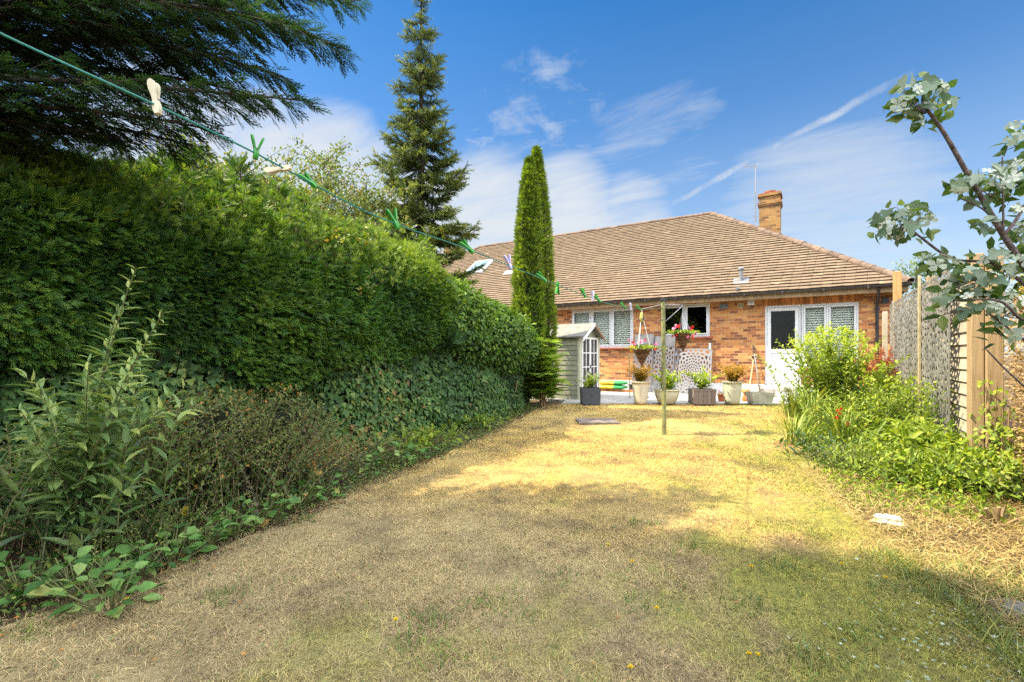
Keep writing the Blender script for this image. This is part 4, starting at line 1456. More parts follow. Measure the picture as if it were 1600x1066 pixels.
# thin deciduous trees behind the hedge
def young_tree(px, py, xw, label, nb=110, wide=1.0):
    q = onX(px, py, xw)
    t = thing('young_tree', label, 'tree', (q[0], q[1], 0), 'wispy young trees behind the hedge')
    s, l = MB(), MB()
    tb = np.array([q[0], q[1], 0.0])
    top = np.array([q[0] - .05, q[1], q[2]])
    s.tube(bez(tb, tb * .5 + top * .5 + np.array([.1, 0, 0]), top, 10), np.linspace(.05, .006, 10), 7)
    for i in range(nb):
        f = rng.uniform(.42, .99)
        c = tb * (1 - f) + top * f
        a = rng.uniform(0, 2 * PI)
        ln = wide * rng.uniform(.5, 1.5) * (1.25 - f) * 1.5
        e = c + np.array([math.cos(a) * ln, math.sin(a) * ln, ln * rng.uniform(.1, .7)])
        br = bez(c, (c + e) / 2 + np.array([0, 0, .12]), e, 7)
        s.tube(br, np.linspace(.009, .0015, 7), 4, cap=False)
        k = int(ln * 80)
        ii = rng.uniform(1.0, 6, k)
        l.scatter(T_SMALL, br[ii.astype(int)] + rng.normal(0, .06, (k, 3)), rdir(k), rdir(k), rng.uniform(.04, .07, k), .034, rng.uniform(.45, 1, k))
    s.build('trunk', M['bark_grey'], t)
    l.build('crown', M['smallleaf'], t)


young_tree(508, 250, -7.2, 'thin pale leaved tree rising highest behind the hedge, right of the cream peg', 130, 1.35)
young_tree(575, 292, -6.9, 'wispy pale tree immediately left of the tall spruce', 120, 1.3)
young_tree(440, 285, -6.8, 'low airy pale tree behind the sideways cream peg', 130, 1.4)
young_tree(310, 235, -7.2, 'airy shaded tree behind the feathery conifer tips', 100)
young_tree(375, 262, -7.0, 'faint airy tree below the near green peg', 120, 1.35)

# ivy covered lower wall
iv = thing('ivy_hedge', 'dense ivy covering the lower left boundary below the conifer hedge', 'ivy', (-5.4, 5, 0))
c = MB()
yy = np.linspace(-1, 9.5, 60)
zz = np.linspace(-.05, 1.75, 16)
YY, ZZ = np.meshgrid(yy, zz)
XX = np.full_like(YY, -5.36) + .1 * lump(np.stack([YY * 0, YY, ZZ], -1), 2) - .25 * np.clip((YY - 8.6) / .9, 0, 1) ** 2
c.grid(np.stack([XX, YY, ZZ], -1))
c.box(-6.3, -5.6, -1, 9.0, -.05, 1.7)
c.build('inner_stems', M['core'], iv)
m = MB()
n = 24000
y = -1 + 10.5 * rng.uniform(0, 1, n)
z = rng.uniform(0, 1.6, n)
base = np.stack([np.zeros(n), y, z], 1)
lm = lump(base, 2)
x = -5.22 + .13 * lm - .28 * np.clip((y - 8.6) / .9, 0, 1) ** 2 + rng.uniform(-.1, .06, n)
pos = np.stack([x, y, z + gz(x, y)], 1)
d = np.stack([rng.normal(.35, .3, n), rng.normal(.1, .5, n), rng.normal(-.8, .35, n)], 1)
dead = lump(base + 7, 1.1) * .28 + np.clip((y - 6) / 4, 0, 1) * .16
t = np.clip(rng.beta(2, 2.2, n) * .66 + .16 * lm + np.clip(dead + rng.normal(0, .14, n), 0, .5), 0, 1)
m.scatter(T_IVY, pos, d, np.array([1., -.15, .35]) + rdir(n) * .5, rng.uniform(.03, .1, n), rng.uniform(.035, .095, n), t)
# sprays running out along the foot
m.build('foliage', M['ivy'], iv)
fs = MB()
for i in range(26):
    y0_ = rng.uniform(3, 9)
    pts = np.array([(-5.29 + .06 * math.sin(q * 5 + i), y0_ + .1 * math.sin(3 * q + i), q) for q in np.linspace(.05, 1.2, 9)])
    fs.tube(pts, .006, 4, cap=False)
fs.build('stem', M['stem_brown'], iv)

# leafy mound at the far end of the hedge
md = thing('leafy_mound', 'rounded glossy green ivy mound between hedge and tall cypress', 'shrub', (-5.9, 7.6, 0))
c, m = MB(), MB()
for cc, rr_, n in (((-5.95, 7.0, 1.75), (.95, 1.1, .98), 8500), ((-5.85, 8.1, 1.62), (.92, 1.05, .86), 8500), ((-5.75, 8.85, 1.5), (.78, .8, .72), 5000), ((-5.9, 6.3, 1.9), (.85, .8, .85), 3500)):
    blob_core(c, cc, np.array(rr_) * .8)
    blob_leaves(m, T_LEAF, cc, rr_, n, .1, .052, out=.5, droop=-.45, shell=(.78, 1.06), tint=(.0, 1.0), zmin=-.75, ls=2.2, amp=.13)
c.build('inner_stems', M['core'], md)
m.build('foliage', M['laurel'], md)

# ------------------------------------------------------------------ big leylandii with overhanging branches (left, over the camera)
def ley_branch(st, lf, a, b, c, dens=1.0, w=.6, L0=.17, tint=(.1, .6)):
    n = 26
    pts = bez(a, b, c, n)
    st.tube(pts, np.linspace(.03, .006, n), 6, cap=False)
    length = np.linalg.norm(np.diff(pts, axis=0), axis=1).sum()
    for u_ in np.arange(.1, 1.0, .055 / dens / length):
        i = min(int(u_ * (n - 1)), n - 2)
        p = pts[i] + (pts[i + 1] - pts[i]) * (u_ * (n - 1) - i)
        tg = unit(pts[i + 1] - pts[i])
        sd = unit(np.cross(tg, UP))
        for sg in (1, -1):
            ln = (w * min(1, (1 - u_) * 1.7 + .18)) * rng.uniform(.55, 1.15)
            e = p + tg * ln * rng.uniform(.55, .95) + sd * sg * ln * rng.uniform(.3, .8) + UP * ln * rng.uniform(-.55, .12)
            br = bez(p, (p + e) / 2 + UP * .03, e, 5)
            st.tube(br, np.linspace(.006, .0018, 5), 3, cap=False)
            k = max(3, int(ln / .042))
            q = np.linspace(.15, 1, k)
            ii = np.minimum((q * 4).astype(int), 3)
            pp_ = br[ii] + (br[ii + 1] - br[ii]) * (q * 4 - ii)[:, None]
            dd = unit(e - p) + tg * .3 + rdir(k) * .55 + np.array([0, 0, -.2])
            lf.scatter(T_SPRAY2, pp_, dd, np.array([0, 0, 1.0]) + rdir(k) * .5, L0 * rng.uniform(.6, 1.3, k), L0 * .62 * rng.uniform(.7, 1.3, k), np.clip(rng.normal((tint[0] + tint[1]) / 2, .18, k), 0, 1))


def big_conifer(base, h, r0, label, prof, branches=(), n=5200):
    base = np.asarray(base, float)
    t = thing('leylandii', label, 'conifer', base, 'tall dark conifers on the left boundary')
    s, l = MB(), MB()
    s.tube([base, base + UP * h * .5, base + UP * h * .97], [.24, .14, .03], 10)
    zs = np.linspace(2.6, h, 24)
    an = np.linspace(0, 2 * PI, 22, endpoint=False)
    R_ = np.array([prof(z) for z in zs])
    C_ = np.stack([base[0] + .62 * R_[:, None] * np.cos(an), base[1] + .62 * R_[:, None] * np.sin(an), np.repeat(zs[:, None], 22, 1)], -1)
    cr = MB().grid(C_, .2, wrap=True)
    z = 2.6 + (h - 2.6) * rng.uniform(0, 1, n) ** .9
    a = rng.uniform(0, 2 * PI, n)
    rr_ = np.array([prof(q) for q in z]) * rng.uniform(.5, 1.0, n) * (1 + .12 * np.sin(a * 5 + z * 2))
    pos = np.stack([base[0] + rr_ * np.cos(a), base[1] + rr_ * np.sin(a), z], 1)
    d = np.stack([np.cos(a), np.sin(a), np.full(n, -.1)], 1) + rdir(n) * .5
    l.scatter(T_SPRAY, pos, d, np.array([0, 0, 1.]) + rdir(n) * .5, rng.uniform(.3, .6, n), rng.uniform(.25, .45, n), np.clip(rng.normal(.35, .18, n), 0, 1))
    for br in branches:
        ley_branch(s, l, *br[:3], **br[3])
    s.build('trunk', M['bark'], t)
    cr.build('inner_crown', M['core'], t)
    l.build('crown', M['cedar_dark'], t)


brs = []


def sb(a, b, c, **kw):
    """branch through three points given as (photo x, photo y, distance ahead)"""
    brs.append((P(*a), P(*b) , P(*c), kw))


sb((-330, -60, 3.4), (150, -90, 3.9), (555, 2, 4.6), w=.5)
sb((-330, -140, 3.6), (260, -120, 4.2), (500, -30, 4.9), w=.6)
sb((-300, 40, 3.2), (250, -60, 3.7), (532, 76, 4.3), w=.55)
sb((-330, 0, 3.6), (150, -20, 4.0), (470, 40, 4.6), w=.6)
sb((-300, 90, 3.3), (180, 20, 3.8), (445, 122, 4.2), w=.5)
sb((-300, 110, 3.0), (120, 120, 3.6), (480, 158, 3.9), w=.42)
sb((-320, 120, 3.6), (120, 70, 3.9), (400, 150, 4.3), w=.5)
sb((-300, 170, 3.1), (120, 150, 3.5), (335, 205, 3.8), w=.45)
sb((-300, 180, 3.4), (60, 160, 3.8), (300, 228, 4.1), w=.42)
sb((-320, 60, 3.9), (60, 30, 4.2), (360, 80, 4.6), w=.6)
sb((-320, -20, 4.1), (100, -60, 4.5), (420, -10, 5.0), w=.6)
sb((-260, 200, 3.0), (-20, 170, 3.4), (180, 215, 3.7), w=.4)
sb((-300, 20, 3.0), (0, 0, 3.4), (260, 60, 3.9), w=.5)
sb((-300, -100, 3.2), (0, -80, 3.6), (330, -10, 4.1), w=.6)
sb((-280, 150, 2.9), (-60, 110, 3.3), (140, 170, 3.6), w=.45)
sb((-320, 230, 3.6), (-80, 190, 3.9), (90, 240, 4.0), w=.4)
big_conifer((-6.4, -1.85, 0), 14.0, 2.6, 'tall dark leylandii whose long branches overhang the left corner',
            lambda z: float(np.interp(z, [2.6, 4.8, 7.6, 9.7, 11.5, 14], [2.2, 2.65, 2.25, 2.05, 1.35, .05])), brs, 7000)
big_conifer((-6.6, -4.6, 0), 14.5, 2.6, 'dark leylandii behind the overhanging one on the left boundary',
            lambda z: float(np.interp(z, [2.6, 5, 9, 12, 14.5], [2.3, 2.7, 2.4, 1.6, .05])), (), 5000)

# ------------------------------------------------------------------ spruce
q = onX(658, 0, -6.75)
SB = np.array([q[0], q[1], 0.0])
SH = q[2] + .05
sp = thing('spruce_tree', 'tall narrow spruce towering over the left hedge', 'spruce', SB)
s, l = MB(), MB()
s.tube([SB, SB + UP * SH * .5, SB + UP * SH], [.13, .075, .01], 9)
zl = SH - .08
lev = 0
while zl > 1.9:
    f = SH - zl
    R_ = float(np.interp(f, [0, .5, 1.2, 2.0, 2.6, 3.4, 4.2, 5.2, 6.5], [.06, .25, .42, .46, .54, .74, .92, 1.0, 1.05]))
    nb_ = 6 if f < 1 else 8
    for i in range(nb_):
        a = 2 * PI * (i + rng.uniform(-.3, .3)) / nb_ + lev * 1.1
        ln = R_ * rng.choice([rng.uniform(.5, .8), rng.uniform(.75, 1.0), rng.uniform(1.0, 1.25)])
        hd = np.array([math.cos(a), math.sin(a), 0])
        c0 = SB + UP * (zl + rng.uniform(-.13, .13))
        e = c0 + hd * ln + UP * ln * rng.uniform(-.35, .25)
        br = bez(c0, c0 + hd * ln * .55 - UP * ln * .28, e, 7)
        s.tube(br, np.linspace(.016, .004, 7), 4, cap=False)
        k = max(8, int(ln / .017))
        qv = np.linspace(.14, 1, k)
        ii = np.minimum((qv * 6).astype(int), 5)
        pp_ = br[ii] + (br[ii + 1] - br[ii]) * (qv * 6 - ii)[:, None]
        tg = unit(br[ii + 1] - br[ii])
        sd = np.cross(tg, UP)
        sg = np.where(np.arange(k) % 2, 1, -1)[:, None]
        dd = tg * .7 + sd * sg * rng.uniform(.3, 1.1, (k, 1)) + np.array([0, 0, -.35]) * rng.uniform(0, 1.4, (k, 1)) + np.array([0, 0, .1])
        tl = .2 * rng.uniform(.7, 1.3, k) * np.minimum(1, .45 + ln)
        tn = np.clip(.15 + .6 * qv * rng.uniform(.6, 1.1, k) + rng.normal(0, .1, k), 0, 1)
        l.scatter(T_TWIG, pp_, dd, np.array([0, 0, 1.]), tl, tl, tn)
        # side twigs off the long branches
        if ln > .5:
            k2 = int(ln * 60)
            jj = rng.integers(0, k, k2)
            l.scatter(T_TWIG, pp_[jj] + dd[jj] * tl[jj][:, None] * .6, dd[jj] + rdir(k2) * .6, np.array([0, 0, 1.]), .13, .13, np.clip(tn[jj] + .12, 0, 1))
    zl -= .16 + .010 * min(lev, 8)
    lev += 1
s.build('trunk', M['bark'], sp)
l.build('crown', M['spruce'], sp)

# ------------------------------------------------------------------ columnar cypresses
def cypress(px, top, zc, label, r=.34, lean=0.0):
    tpt = P(px, top, zc)
    ln_ = RT * lean
    base = np.array([tpt[0] - ln_[0], tpt[1] - ln_[1], float(gz(0, tpt[1]))])
    h = tpt[2] - base[2]
    t = thing('columnar_cypress', label, 'cypress', base, 'pair of columnar cypresses by the shed')
    prof = lambda f: np.interp(f, [0, .08, .3, .6, .8, .92, 1], [.75, .95, 1.0, .85, .6, .32, .03]) * r
    s, c, l = MB(), MB(), MB()
    s.tube([base, base + UP * h * .5, base + UP * h * .95], [.07, .05, .01], 8)
    fz = np.linspace(.03, .97, 30)
    an = np.linspace(0, 2 * PI, 20, endpoint=False)
    pr = prof(fz) * .72
    c.grid(np.stack([base[0] + fz[:, None] * ln_[0] + pr[:, None] * np.cos(an), base[1] + fz[:, None] * ln_[1] + pr[:, None] * np.sin(an), base[2] + np.repeat((fz * h)[:, None], 20, 1)], -1), .3, wrap=True)
    n = 11000
    f = rng.uniform(0.01, .995, n) ** .95
    a = rng.uniform(0, 2 * PI, n)
    pl = .06 * np.sin(a * 5 + f * 6) + .17 * lump(np.stack([np.cos(a) * 1.2, np.sin(a) * 1.2, f * h * 2.4], 1), 2.6) + .07 * lump(np.stack([np.cos(a), np.sin(a), f * h], 1), 7.0)
    k = rng.uniform(.78, 1.05, n)
    rr_ = prof(f) * (k + pl)
    pos = base + np.stack([rr_ * np.cos(a), rr_ * np.sin(a), f * h], 1) + ln_ * f[:, None]
    d = np.stack([np.cos(a) * .8, np.sin(a) * .8, np.ones(n) * .6], 1) + rdir(n) * .6
    tn = np.clip(.18 + .5 * (k - .78) / .27 + 1.1 * pl + rng.normal(0, .13, n), 0, 1)
    l.scatter(T_SPRAY2, pos, d, np.stack([np.cos(a), np.sin(a), a * 0], 1) + rdir(n) * .8, rng.uniform(.09, .16, n), rng.uniform(.07, .11, n), tn)
    s.build('trunk', M['bark'], t)
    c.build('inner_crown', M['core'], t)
    l.build('crown', M['thuja'], t)


cypress(838, 232, 11.85, 'taller cypress column with the highest pointed tip, next to the shed', .33, -.14)
cypress(827, 248, 11.5, 'slightly shorter cypress column on the mound side of the pair', .35, .05)

# distant pale tree past the fence
q = P(1432, 418, 24)
ft = thing('far_tree', 'distant pale leaved tree seen between the fence posts', 'tree', (q[0], q[1], 0))
s, l = MB(), MB()
s.tube([(q[0], q[1], 0), (q[0], q[1], q[2])], [.12, .04], 7)
blob_leaves(l, T_SMALL, (q[0] + .2, q[1], q[2] - .5), (1.5, 1.5, 1.1), 1500, .12, .08, shell=(.2, 1.1), zmin=-1)
s.build('trunk', M['bark'], ft)
l.build('crown', M['smallleaf'], ft)

# ------------------------------------------------------------------ left border planting
# sumac
b = G(848, 636)
sm = thing('sumac_shrub', 'bright green sumac with feathery leaves beside the shed', 'sumac', b)
s, l = MB(), MB()
for i in range(13):
    a = rng.uniform(0, 2 * PI)
    ln, hh = rng.uniform(.1, .42), rng.uniform(.55, 1.5)
    e = b + np.array([math.cos(a) * ln + .1, math.sin(a) * ln - .05, hh])
    pts = bez(b + rng.normal(0, .04, 3) * np.array([1, 1, 0]), b + np.array([math.cos(a) * ln * .4, math.sin(a) * ln * .4, hh * .6]), e, 7)
    s.tube(pts, np.linspace(.014, .007, 7), 5)
    for lvl in (1.0, .78, .55):
        k = 8
        cpt = pts[int(lvl * 6)]
        an = np.arange(k) * 2 * PI / k + rng.uniform(0, 6)
        d = np.stack([np.cos(an), np.sin(an), np.full(k, .35)], 1) + rdir(k) * .3
        l.scatter(T_PINN, np.repeat(cpt[None], k, 0), d, UP, rng.uniform(.26, .42, k), rng.uniform(.28, .4, k), np.clip(.25 + .6 * lvl * rng.uniform(.4, 1.1, k), 0, 1))
s.build('stem', M['stem_brown'], sm)
l.build('foliage', M['sumac'], sm)

# buddleia, near left
b = G(110, 905)
b = np.array([b[0] - .25, b[1] + .1, 0])
bd = thing('buddleia', 'grey-green buddleia with long arching shoots in the near left corner', 'buddleia', b)
s, l = MB(), MB()
stems(l, s, T_LEAF, b, 26, 1.3, .58, .165, .046, gap=.043, root=.15, leafup=.15, r=.0055, start=.1, leafout=.9, taper=.35, tint=(.1, .95))
for tp_, dd_ in (((212, 420), 2.75), ((255, 490), 2.75), ((140, 560), 2.7), ((60, 600), 2.6), ((185, 480), 2.8), ((225, 540), 2.6), ((30, 640), 2.5)):
    e = P(tp_[0], tp_[1], dd_)
    pts = bez(b + np.array([rng.normal(0, .06), rng.normal(0, .06), 0]), np.array([b[0] * .6 + e[0] * .4, b[1] * .6 + e[1] * .4, e[2] * .7]), e, 9)
    s.tube(pts, np.linspace(.007, .0025, 9), 5)
    k = 56
    t_ = np.repeat(np.linspace(.15, 1, k // 2), 2)
    ii = np.minimum((t_ * 8).astype(int), 7)
    pp_ = pts[ii] + (pts[ii + 1] - pts[ii]) * (t_ * 8 - ii)[:, None]
    tg = unit(pts[ii + 1] - pts[ii])
    an = np.arange(k) * PI + np.repeat(np.arange(k // 2) * 1.57, 2)
    sx = unit(np.cross(tg, np.array([.3, .8, .2])))
    sy = np.cross(tg, sx)
    d = tg * .5 + sx * np.cos(an)[:, None] + sy * np.sin(an)[:, None] + rdir(k) * .2
    L_ = .17 * (1.1 - .75 * t_ ** 2)
    l.scatter(T_LEAF, pp_, d, np.array([0, 0, 1.]) + rdir(k) * .3, L_, L_ * .27, np.clip(.3 + .4 * t_ + rng.normal(0, .15, k), 0, 1))
s.build('stem', M['stem_green'], bd)
l.build('foliage', M['buddleia'], bd)

def shrub(name, label, base, tmpl, mat, n, h, spread, L, W, smat='stem_brown', cat='shrub', group=None, **kw):
    base = np.asarray(base, float)
    t = thing(name, label, cat, base, group)
    s, l = MB(), MB()
    stems(l, s, tmpl, base, n, h, spread, L, W, **kw)
    s.build('stem', M[smat], t)
    l.build('foliage', M[mat], t)
    return t, base


shrub('small_leaved_shrub', 'loose small leaved green shrub right of the buddleia', (-4.2, 1.75, 0), T_SMALL, 'smallleaf', 130, 1.0, .8, .045, .026, gap=.018, root=.26, start=.08, r=.0028, leafout=1.0)
shrub('small_leaved_shrub', 'shaded shrub filling the gap behind the buddleia at the left edge', (-4.5, .95, 0), T_SMALL, 'smallleaf', 110, .9, .7, .05, .03, gap=.02, root=.3, start=.05, r=.0028, leafout=1.0, tint=(0, .8))
shrub('small_leaved_shrub', 'green cotoneaster with tiny leaves under the brown twiggy mound', (-4.35, 2.55, 0), T_SMALL, 'smallleaf', 130, .9, .75, .04, .024, gap=.017, root=.3, start=.08, r=.0028, leafout=1.0)
shrub('dry_shrub', 'brown dried twiggy shrub in front of the ivy', (-4.45, 2.5, 0), T_SMALL, 'drytwig', 120, .98, .6, .034, .018, gap=.017, root=.3, start=.15, r=.0022, smat='stem_grey', leafout=1.0)
rbush = thing('dry_bush', 'rounded olive-brown bush of small leaves before the ivy', 'shrub', (-4.55, 3.1, 0))
c_, m_ = MB(), MB()
for cc, rr_, n in (((-4.6, 2.3, .45), (.5, .55, .5), 5200), ((-4.55, 2.85, .42), (.42, .45, .48), 3800)):
    blob_core(c_, cc, np.array(rr_) * .7)
    blob_leaves(m_, T_SMALL, cc, rr_, n, .042, .02, out=.5, droop=-.1, shell=(.6, 1.12), tint=(0, 1), zmin=-.7, ls=3, amp=.2)
c_.build('inner_stems', M['core'], rbush)
m_.build('foliage', M['drytwig'], rbush)
shrub('berry_shrub', 'low shrub dotted with orange berries at the lawn edge', (-4.2, 2.95, 0), T_SMALL, 'drytwig', 110, .58, .45, .04, .017, gap=.018, root=.2, start=.15, r=.002, smat='stem_grey', leafout=1.0, tint=(.45, 1.15))
shrub('small_leaved_shrub', 'dark green shrub by the brown twiggy one at the hedge foot', (-4.75, 4.0, 0), T_SMALL, 'smallleaf', 60, .38, .45, .034, .02, gap=.018, root=.25, start=.1, r=.003, leafout=1.0, tint=(0, .8))
shrub('fern_clump', 'arching fern clump at the foot of the ivy', (-4.6, 5.1, 0), T_PINN, 'fresh', 44, .42, .42, .15, .1, gap=.06, root=.14, start=.3, r=.002, smat='stem_green', cat='fern', droop=.3)
shrub('fern_clump', 'farther pale fern under the ivy near the mound', (-5.0, 6.7, .03), T_PINN, 'fresh', 36, .36, .4, .14, .1, gap=.06, root=.16, start=.3, r=.002, smat='stem_green', cat='fern', droop=.3)
shrub('yellow_flower_weed', 'tangle of yellow flowered weed at the buddleia foot', (-3.75, 1.45, 0), T_SMALL, 'weeds', 90, .32, .35, .03, .012, gap=.018, root=.18, start=.2, r=.002, smat='stem_green', cat='weed')

# broad leaved edging clumps
gi = 0
berg = [(35, 930, 'front broad leaved clump in the bottom left corner'), (120, 925, 'broad leaved clump below the buddleia stems'), (195, 905, 'broad leaf clump between the buddleia and the fallen yellow leaf'),
        (255, 880, 'broad leaf clump with a dry brown leaf near the lawn edge'), (305, 858, 'broad leaved clump directly below the fallen yellow leaf'), (350, 838, 'broad leaf clump just right of the fallen yellow leaf'),
        (400, 815, 'broad leaf clump below the brown twiggy shrub'), (455, 792, 'large pale broad leaf clump below the orange berries'), (495, 775, 'last broad leaf clump before the bare lawn edge'),
        (165, 945, 'lowest broad leaf clump on the lawn edge near the buddleia')]
for px, py, lb in berg:
    b = G(px, py)
    b = b + np.array([.07, .0, 0])
    t = thing('broad_leaved_clump', lb, 'ground plant', b, 'broad leaved clumps edging the lawn')
    l, s = MB(), MB()
    n = 38
    a = rng.uniform(0, 2 * PI, n)
    rr_ = np.sqrt(rng.uniform(0, 1, n)) * .2
    hgt = rng.uniform(.03, .19, n)
    pos = b + np.stack([np.cos(a) * rr_, np.sin(a) * rr_, hgt], 1)
    for i in range(n):
        s.tube([b + np.array([math.cos(a[i]) * .04, math.sin(a[i]) * .04, 0]), pos[i]], .003, 4, cap=False)
    d = np.stack([np.cos(a), np.sin(a), rng.normal(.1, .3, n)], 1)
    L_ = rng.uniform(.05, .115, n)
    l.scatter(T_LEAF, pos, d + rdir(n) * .25, np.array([0, 0, 1.]) + rdir(n) * .6, L_, L_ * rng.uniform(.55, .85, n), np.clip(rng.beta(2, 2, n) + (rng.uniform(size=n) < .05) * .4, 0, 1))
    s.build('stem', M['stem_green'], t)
    l.build('foliage', M['bergenia'], t)
for px, py, lb in ((600, 738, 'pale rounded leaf clump below the arching fern'), (655, 718, 'rounded leaf clump next to the lawn where it narrows'), (745, 668, 'small leaf clump under the leafy mound')):
    b = G(px, py)
    t = thing('broad_leaved_clump', lb, 'ground plant', b, 'broad leaved clumps edging the lawn')
    l = MB()
    n = 34
    a = rng.uniform(0, 2 * PI, n)
    rr_ = np.sqrt(rng.uniform(0, 1, n)) * .28
    pos = b + np.stack([np.cos(a) * rr_, np.sin(a) * rr_, rng.uniform(.02, .2, n)], 1)
    L_ = rng.uniform(.09, .15, n)
    l.scatter(T_LEAF, pos, np.stack([np.cos(a), np.sin(a), rng.normal(.1, .3, n)], 1), np.array([0, 0, 1.]) + rdir(n) * .4, L_, L_ * .7, rng.beta(2, 2, n))
    l.build('foliage', M['bergenia'], t)

yl = G(284, 832)
m = MB().scatter(T_LEAF, [yl + UP * .13], [(.5, .2, .6)], [(.5, -.7, .5)], .085, .07, .9)
tag(m.build('fallen_leaf', M['petal_yellow'], None, loc=yl), 'single bright yellow leaf lying on the broad leaves', 'leaf')

# leaf litter in the borders
ll = MB()
n = 5000
y = rng.uniform(.2, 9.5, n)
x = edgeL(y) - rng.uniform(-.12, 1, n) ** 1.0 * 1.2
nl = 420
yv = rng.uniform(.3, 6, nl)
xv = edgeL(yv) + rng.beta(1, 1.6, nl) * (edgeR(yv) - edgeL(yv))
ll.scatter(T_SMALL, np.stack([xv, yv, gz(xv, yv) + .03], 1), rdir(nl) * np.array([1, 1, .3]), np.array([0, 0, 1.]) + rdir(nl) * .4, rng.uniform(.015, .035, nl), .014, rng.uniform(0, 1, nl))
ll.scatter(T_SMALL, np.stack([x, y, gz(x, y) + .01 + rng.uniform(0, .02, n)], 1), rdir(n) * np.array([1, 1, .3]), np.array([0, 0, 1.]) + rdir(n) * .4, rng.uniform(.02, .05, n), .02, rng.uniform(0, 1, n))
tag(ll.build('leaf_litter', M['drytwig']), 'brown leaf litter under the left border plants', 'leaf litter', kind='stuff')
# low weeds under the left border
lw_ = MB()
n = 9000
y = rng.uniform(.2, 9.5, n)
x = edgeL(y) - .1 - np.abs(rng.normal(0, .5, n))
lw_.scatter(T_SMALL, np.stack([x, y, gz(x, y) + rng.uniform(0, .14, n) * np.clip((edgeL(y) - x) * 3, .2, 1)], 1), rdir(n), np.array([0, 0, 1.]) + rdir(n) * .7, rng.uniform(.02, .05, n), .022, rng.uniform(0, .9, n))
tag(lw_.build('ground_cover', M['smallleaf']), 'low green weeds growing under the left border shrubs', 'ground cover', kind='stuff')

# ------------------------------------------------------------------ right border planting
def rb(px, py, zc, z=0):
    p = P(px, py, zc)
    return np.array([p[0], p[1], float(gz(p[0], p[1]))])


# tall shrub with lime flower heads
b = rb(1300, 600, 8.2)
hy, _ = shrub('flowering_shrub', 'tall lime green shrub with yellow-green flower heads before the side windows', b, T_LEAF, 'fresh', 120, 1.76, .66, .1, .062, gap=.036, root=.2, start=.12, r=.006, smat='stem_green', tint=(.2, 1.0), hj=.35)
fl = MB()
for i in range(90):
    a, rr_ = rng.uniform(0, 2 * PI), math.sqrt(rng.uniform(0, 1)) * .6
    hh = 1.66 - .9 * rr_ ** 1.5 * rng.uniform(.6, 1.3)
    c = b + np.array([math.cos(a) * rr_, math.sin(a) * rr_, hh])
    k = 16
    fl.scatter(T_SMALL, c + rng.normal(0, .022, (k, 3)), rdir(k) + UP * .6, rdir(k), .03, .022, rng.uniform(.6, 1, k))
fl.build('flower_head', M['lime'], hy)
# Japanese maple
b = rb(1375, 600, 9.6)
shrub('japanese_maple', 'red-brown leaved maple against the bungalow corner', b, T_PALM, 'acer', 70, 1.62, .5, .075, .075, gap=.03, root=.08, start=.3, r=.006, smat='bark_grey' if 'bark_grey' in M else 'stem_brown', cat='maple', leafup=-.2, droop=.12)
b = rb(1372, 640, 7.6)
shrub('large_leaved_plant', 'pale green plant with large lobed leaves below the maple', b, T_IVY, 'fresh', 16, 1.15, .4, .15, .15, gap=.09, root=.1, start=.3, r=.006, smat='stem_green', cat='plant', tint=(.35, 1.0))
# strap-leaf clumps
def strap(label, base, n, h, spread, mat='strap', group='strap leaved clumps on the right'):
    t = thing('strap_leaved_clump', label, 'plant', base, group)
    l = MB()
    a = rng.uniform(0, 2 * PI, n)
    up = rng.uniform(.5, 2.0, n)
    pos = base + np.stack([rng.normal(0, .07, n), rng.normal(0, .07, n), np.zeros(n)], 1)
    tmpl = tm([(0, -.5, 0), (0, .5, 0), (.35, .5, .10), (.35, -.5, .10), (.7, .4, .08), (.7, -.4, .08), (1, 0, -.12)], [[0, 1, 2, 3], [3, 2, 4, 5], [5, 4, 6]])
    l.scatter(tmpl, pos, np.stack([np.cos(a) * spread, np.sin(a) * spread, up * h], 1), UP, rng.uniform(.6, 1.1, n) * math.hypot(h, spread) * 1.3, rng.uniform(.012, .022, n), rng.uniform(0, .9, n))
    l.build('foliage', M[mat], t)
    return t


strap('tall strap leaved clump at the lawn edge near the patio', rb(1240, 650, 8.8), 80, .5, .32)
strap('arching strap leaved clump below the lime flowering shrub', rb(1272, 662, 7.4), 90, .55, .34)
strap('grassy clump spilling on the lawn below the strap leaves', rb(1248, 690, 6.6), 80, .34, .3)
cr_ = strap('yellowing strap leaved clump carrying red flowers', rb(1318, 672, 6.4), 70, .5, .32)
f = MB()
for px, py in ((1309, 642), (1314, 640), (1308, 653), (1325, 662), (1312, 646)):
    c = P(px, py, 6.2)
    k = 7
    f = MB()
    f.scatter(T_FLOWER, c + rng.normal(0, .007, (k, 3)), rdir(k), rdir(k), .015, .015, rng.uniform(0, 1, k))
    f.build('flower', M['petal_red'], cr_)
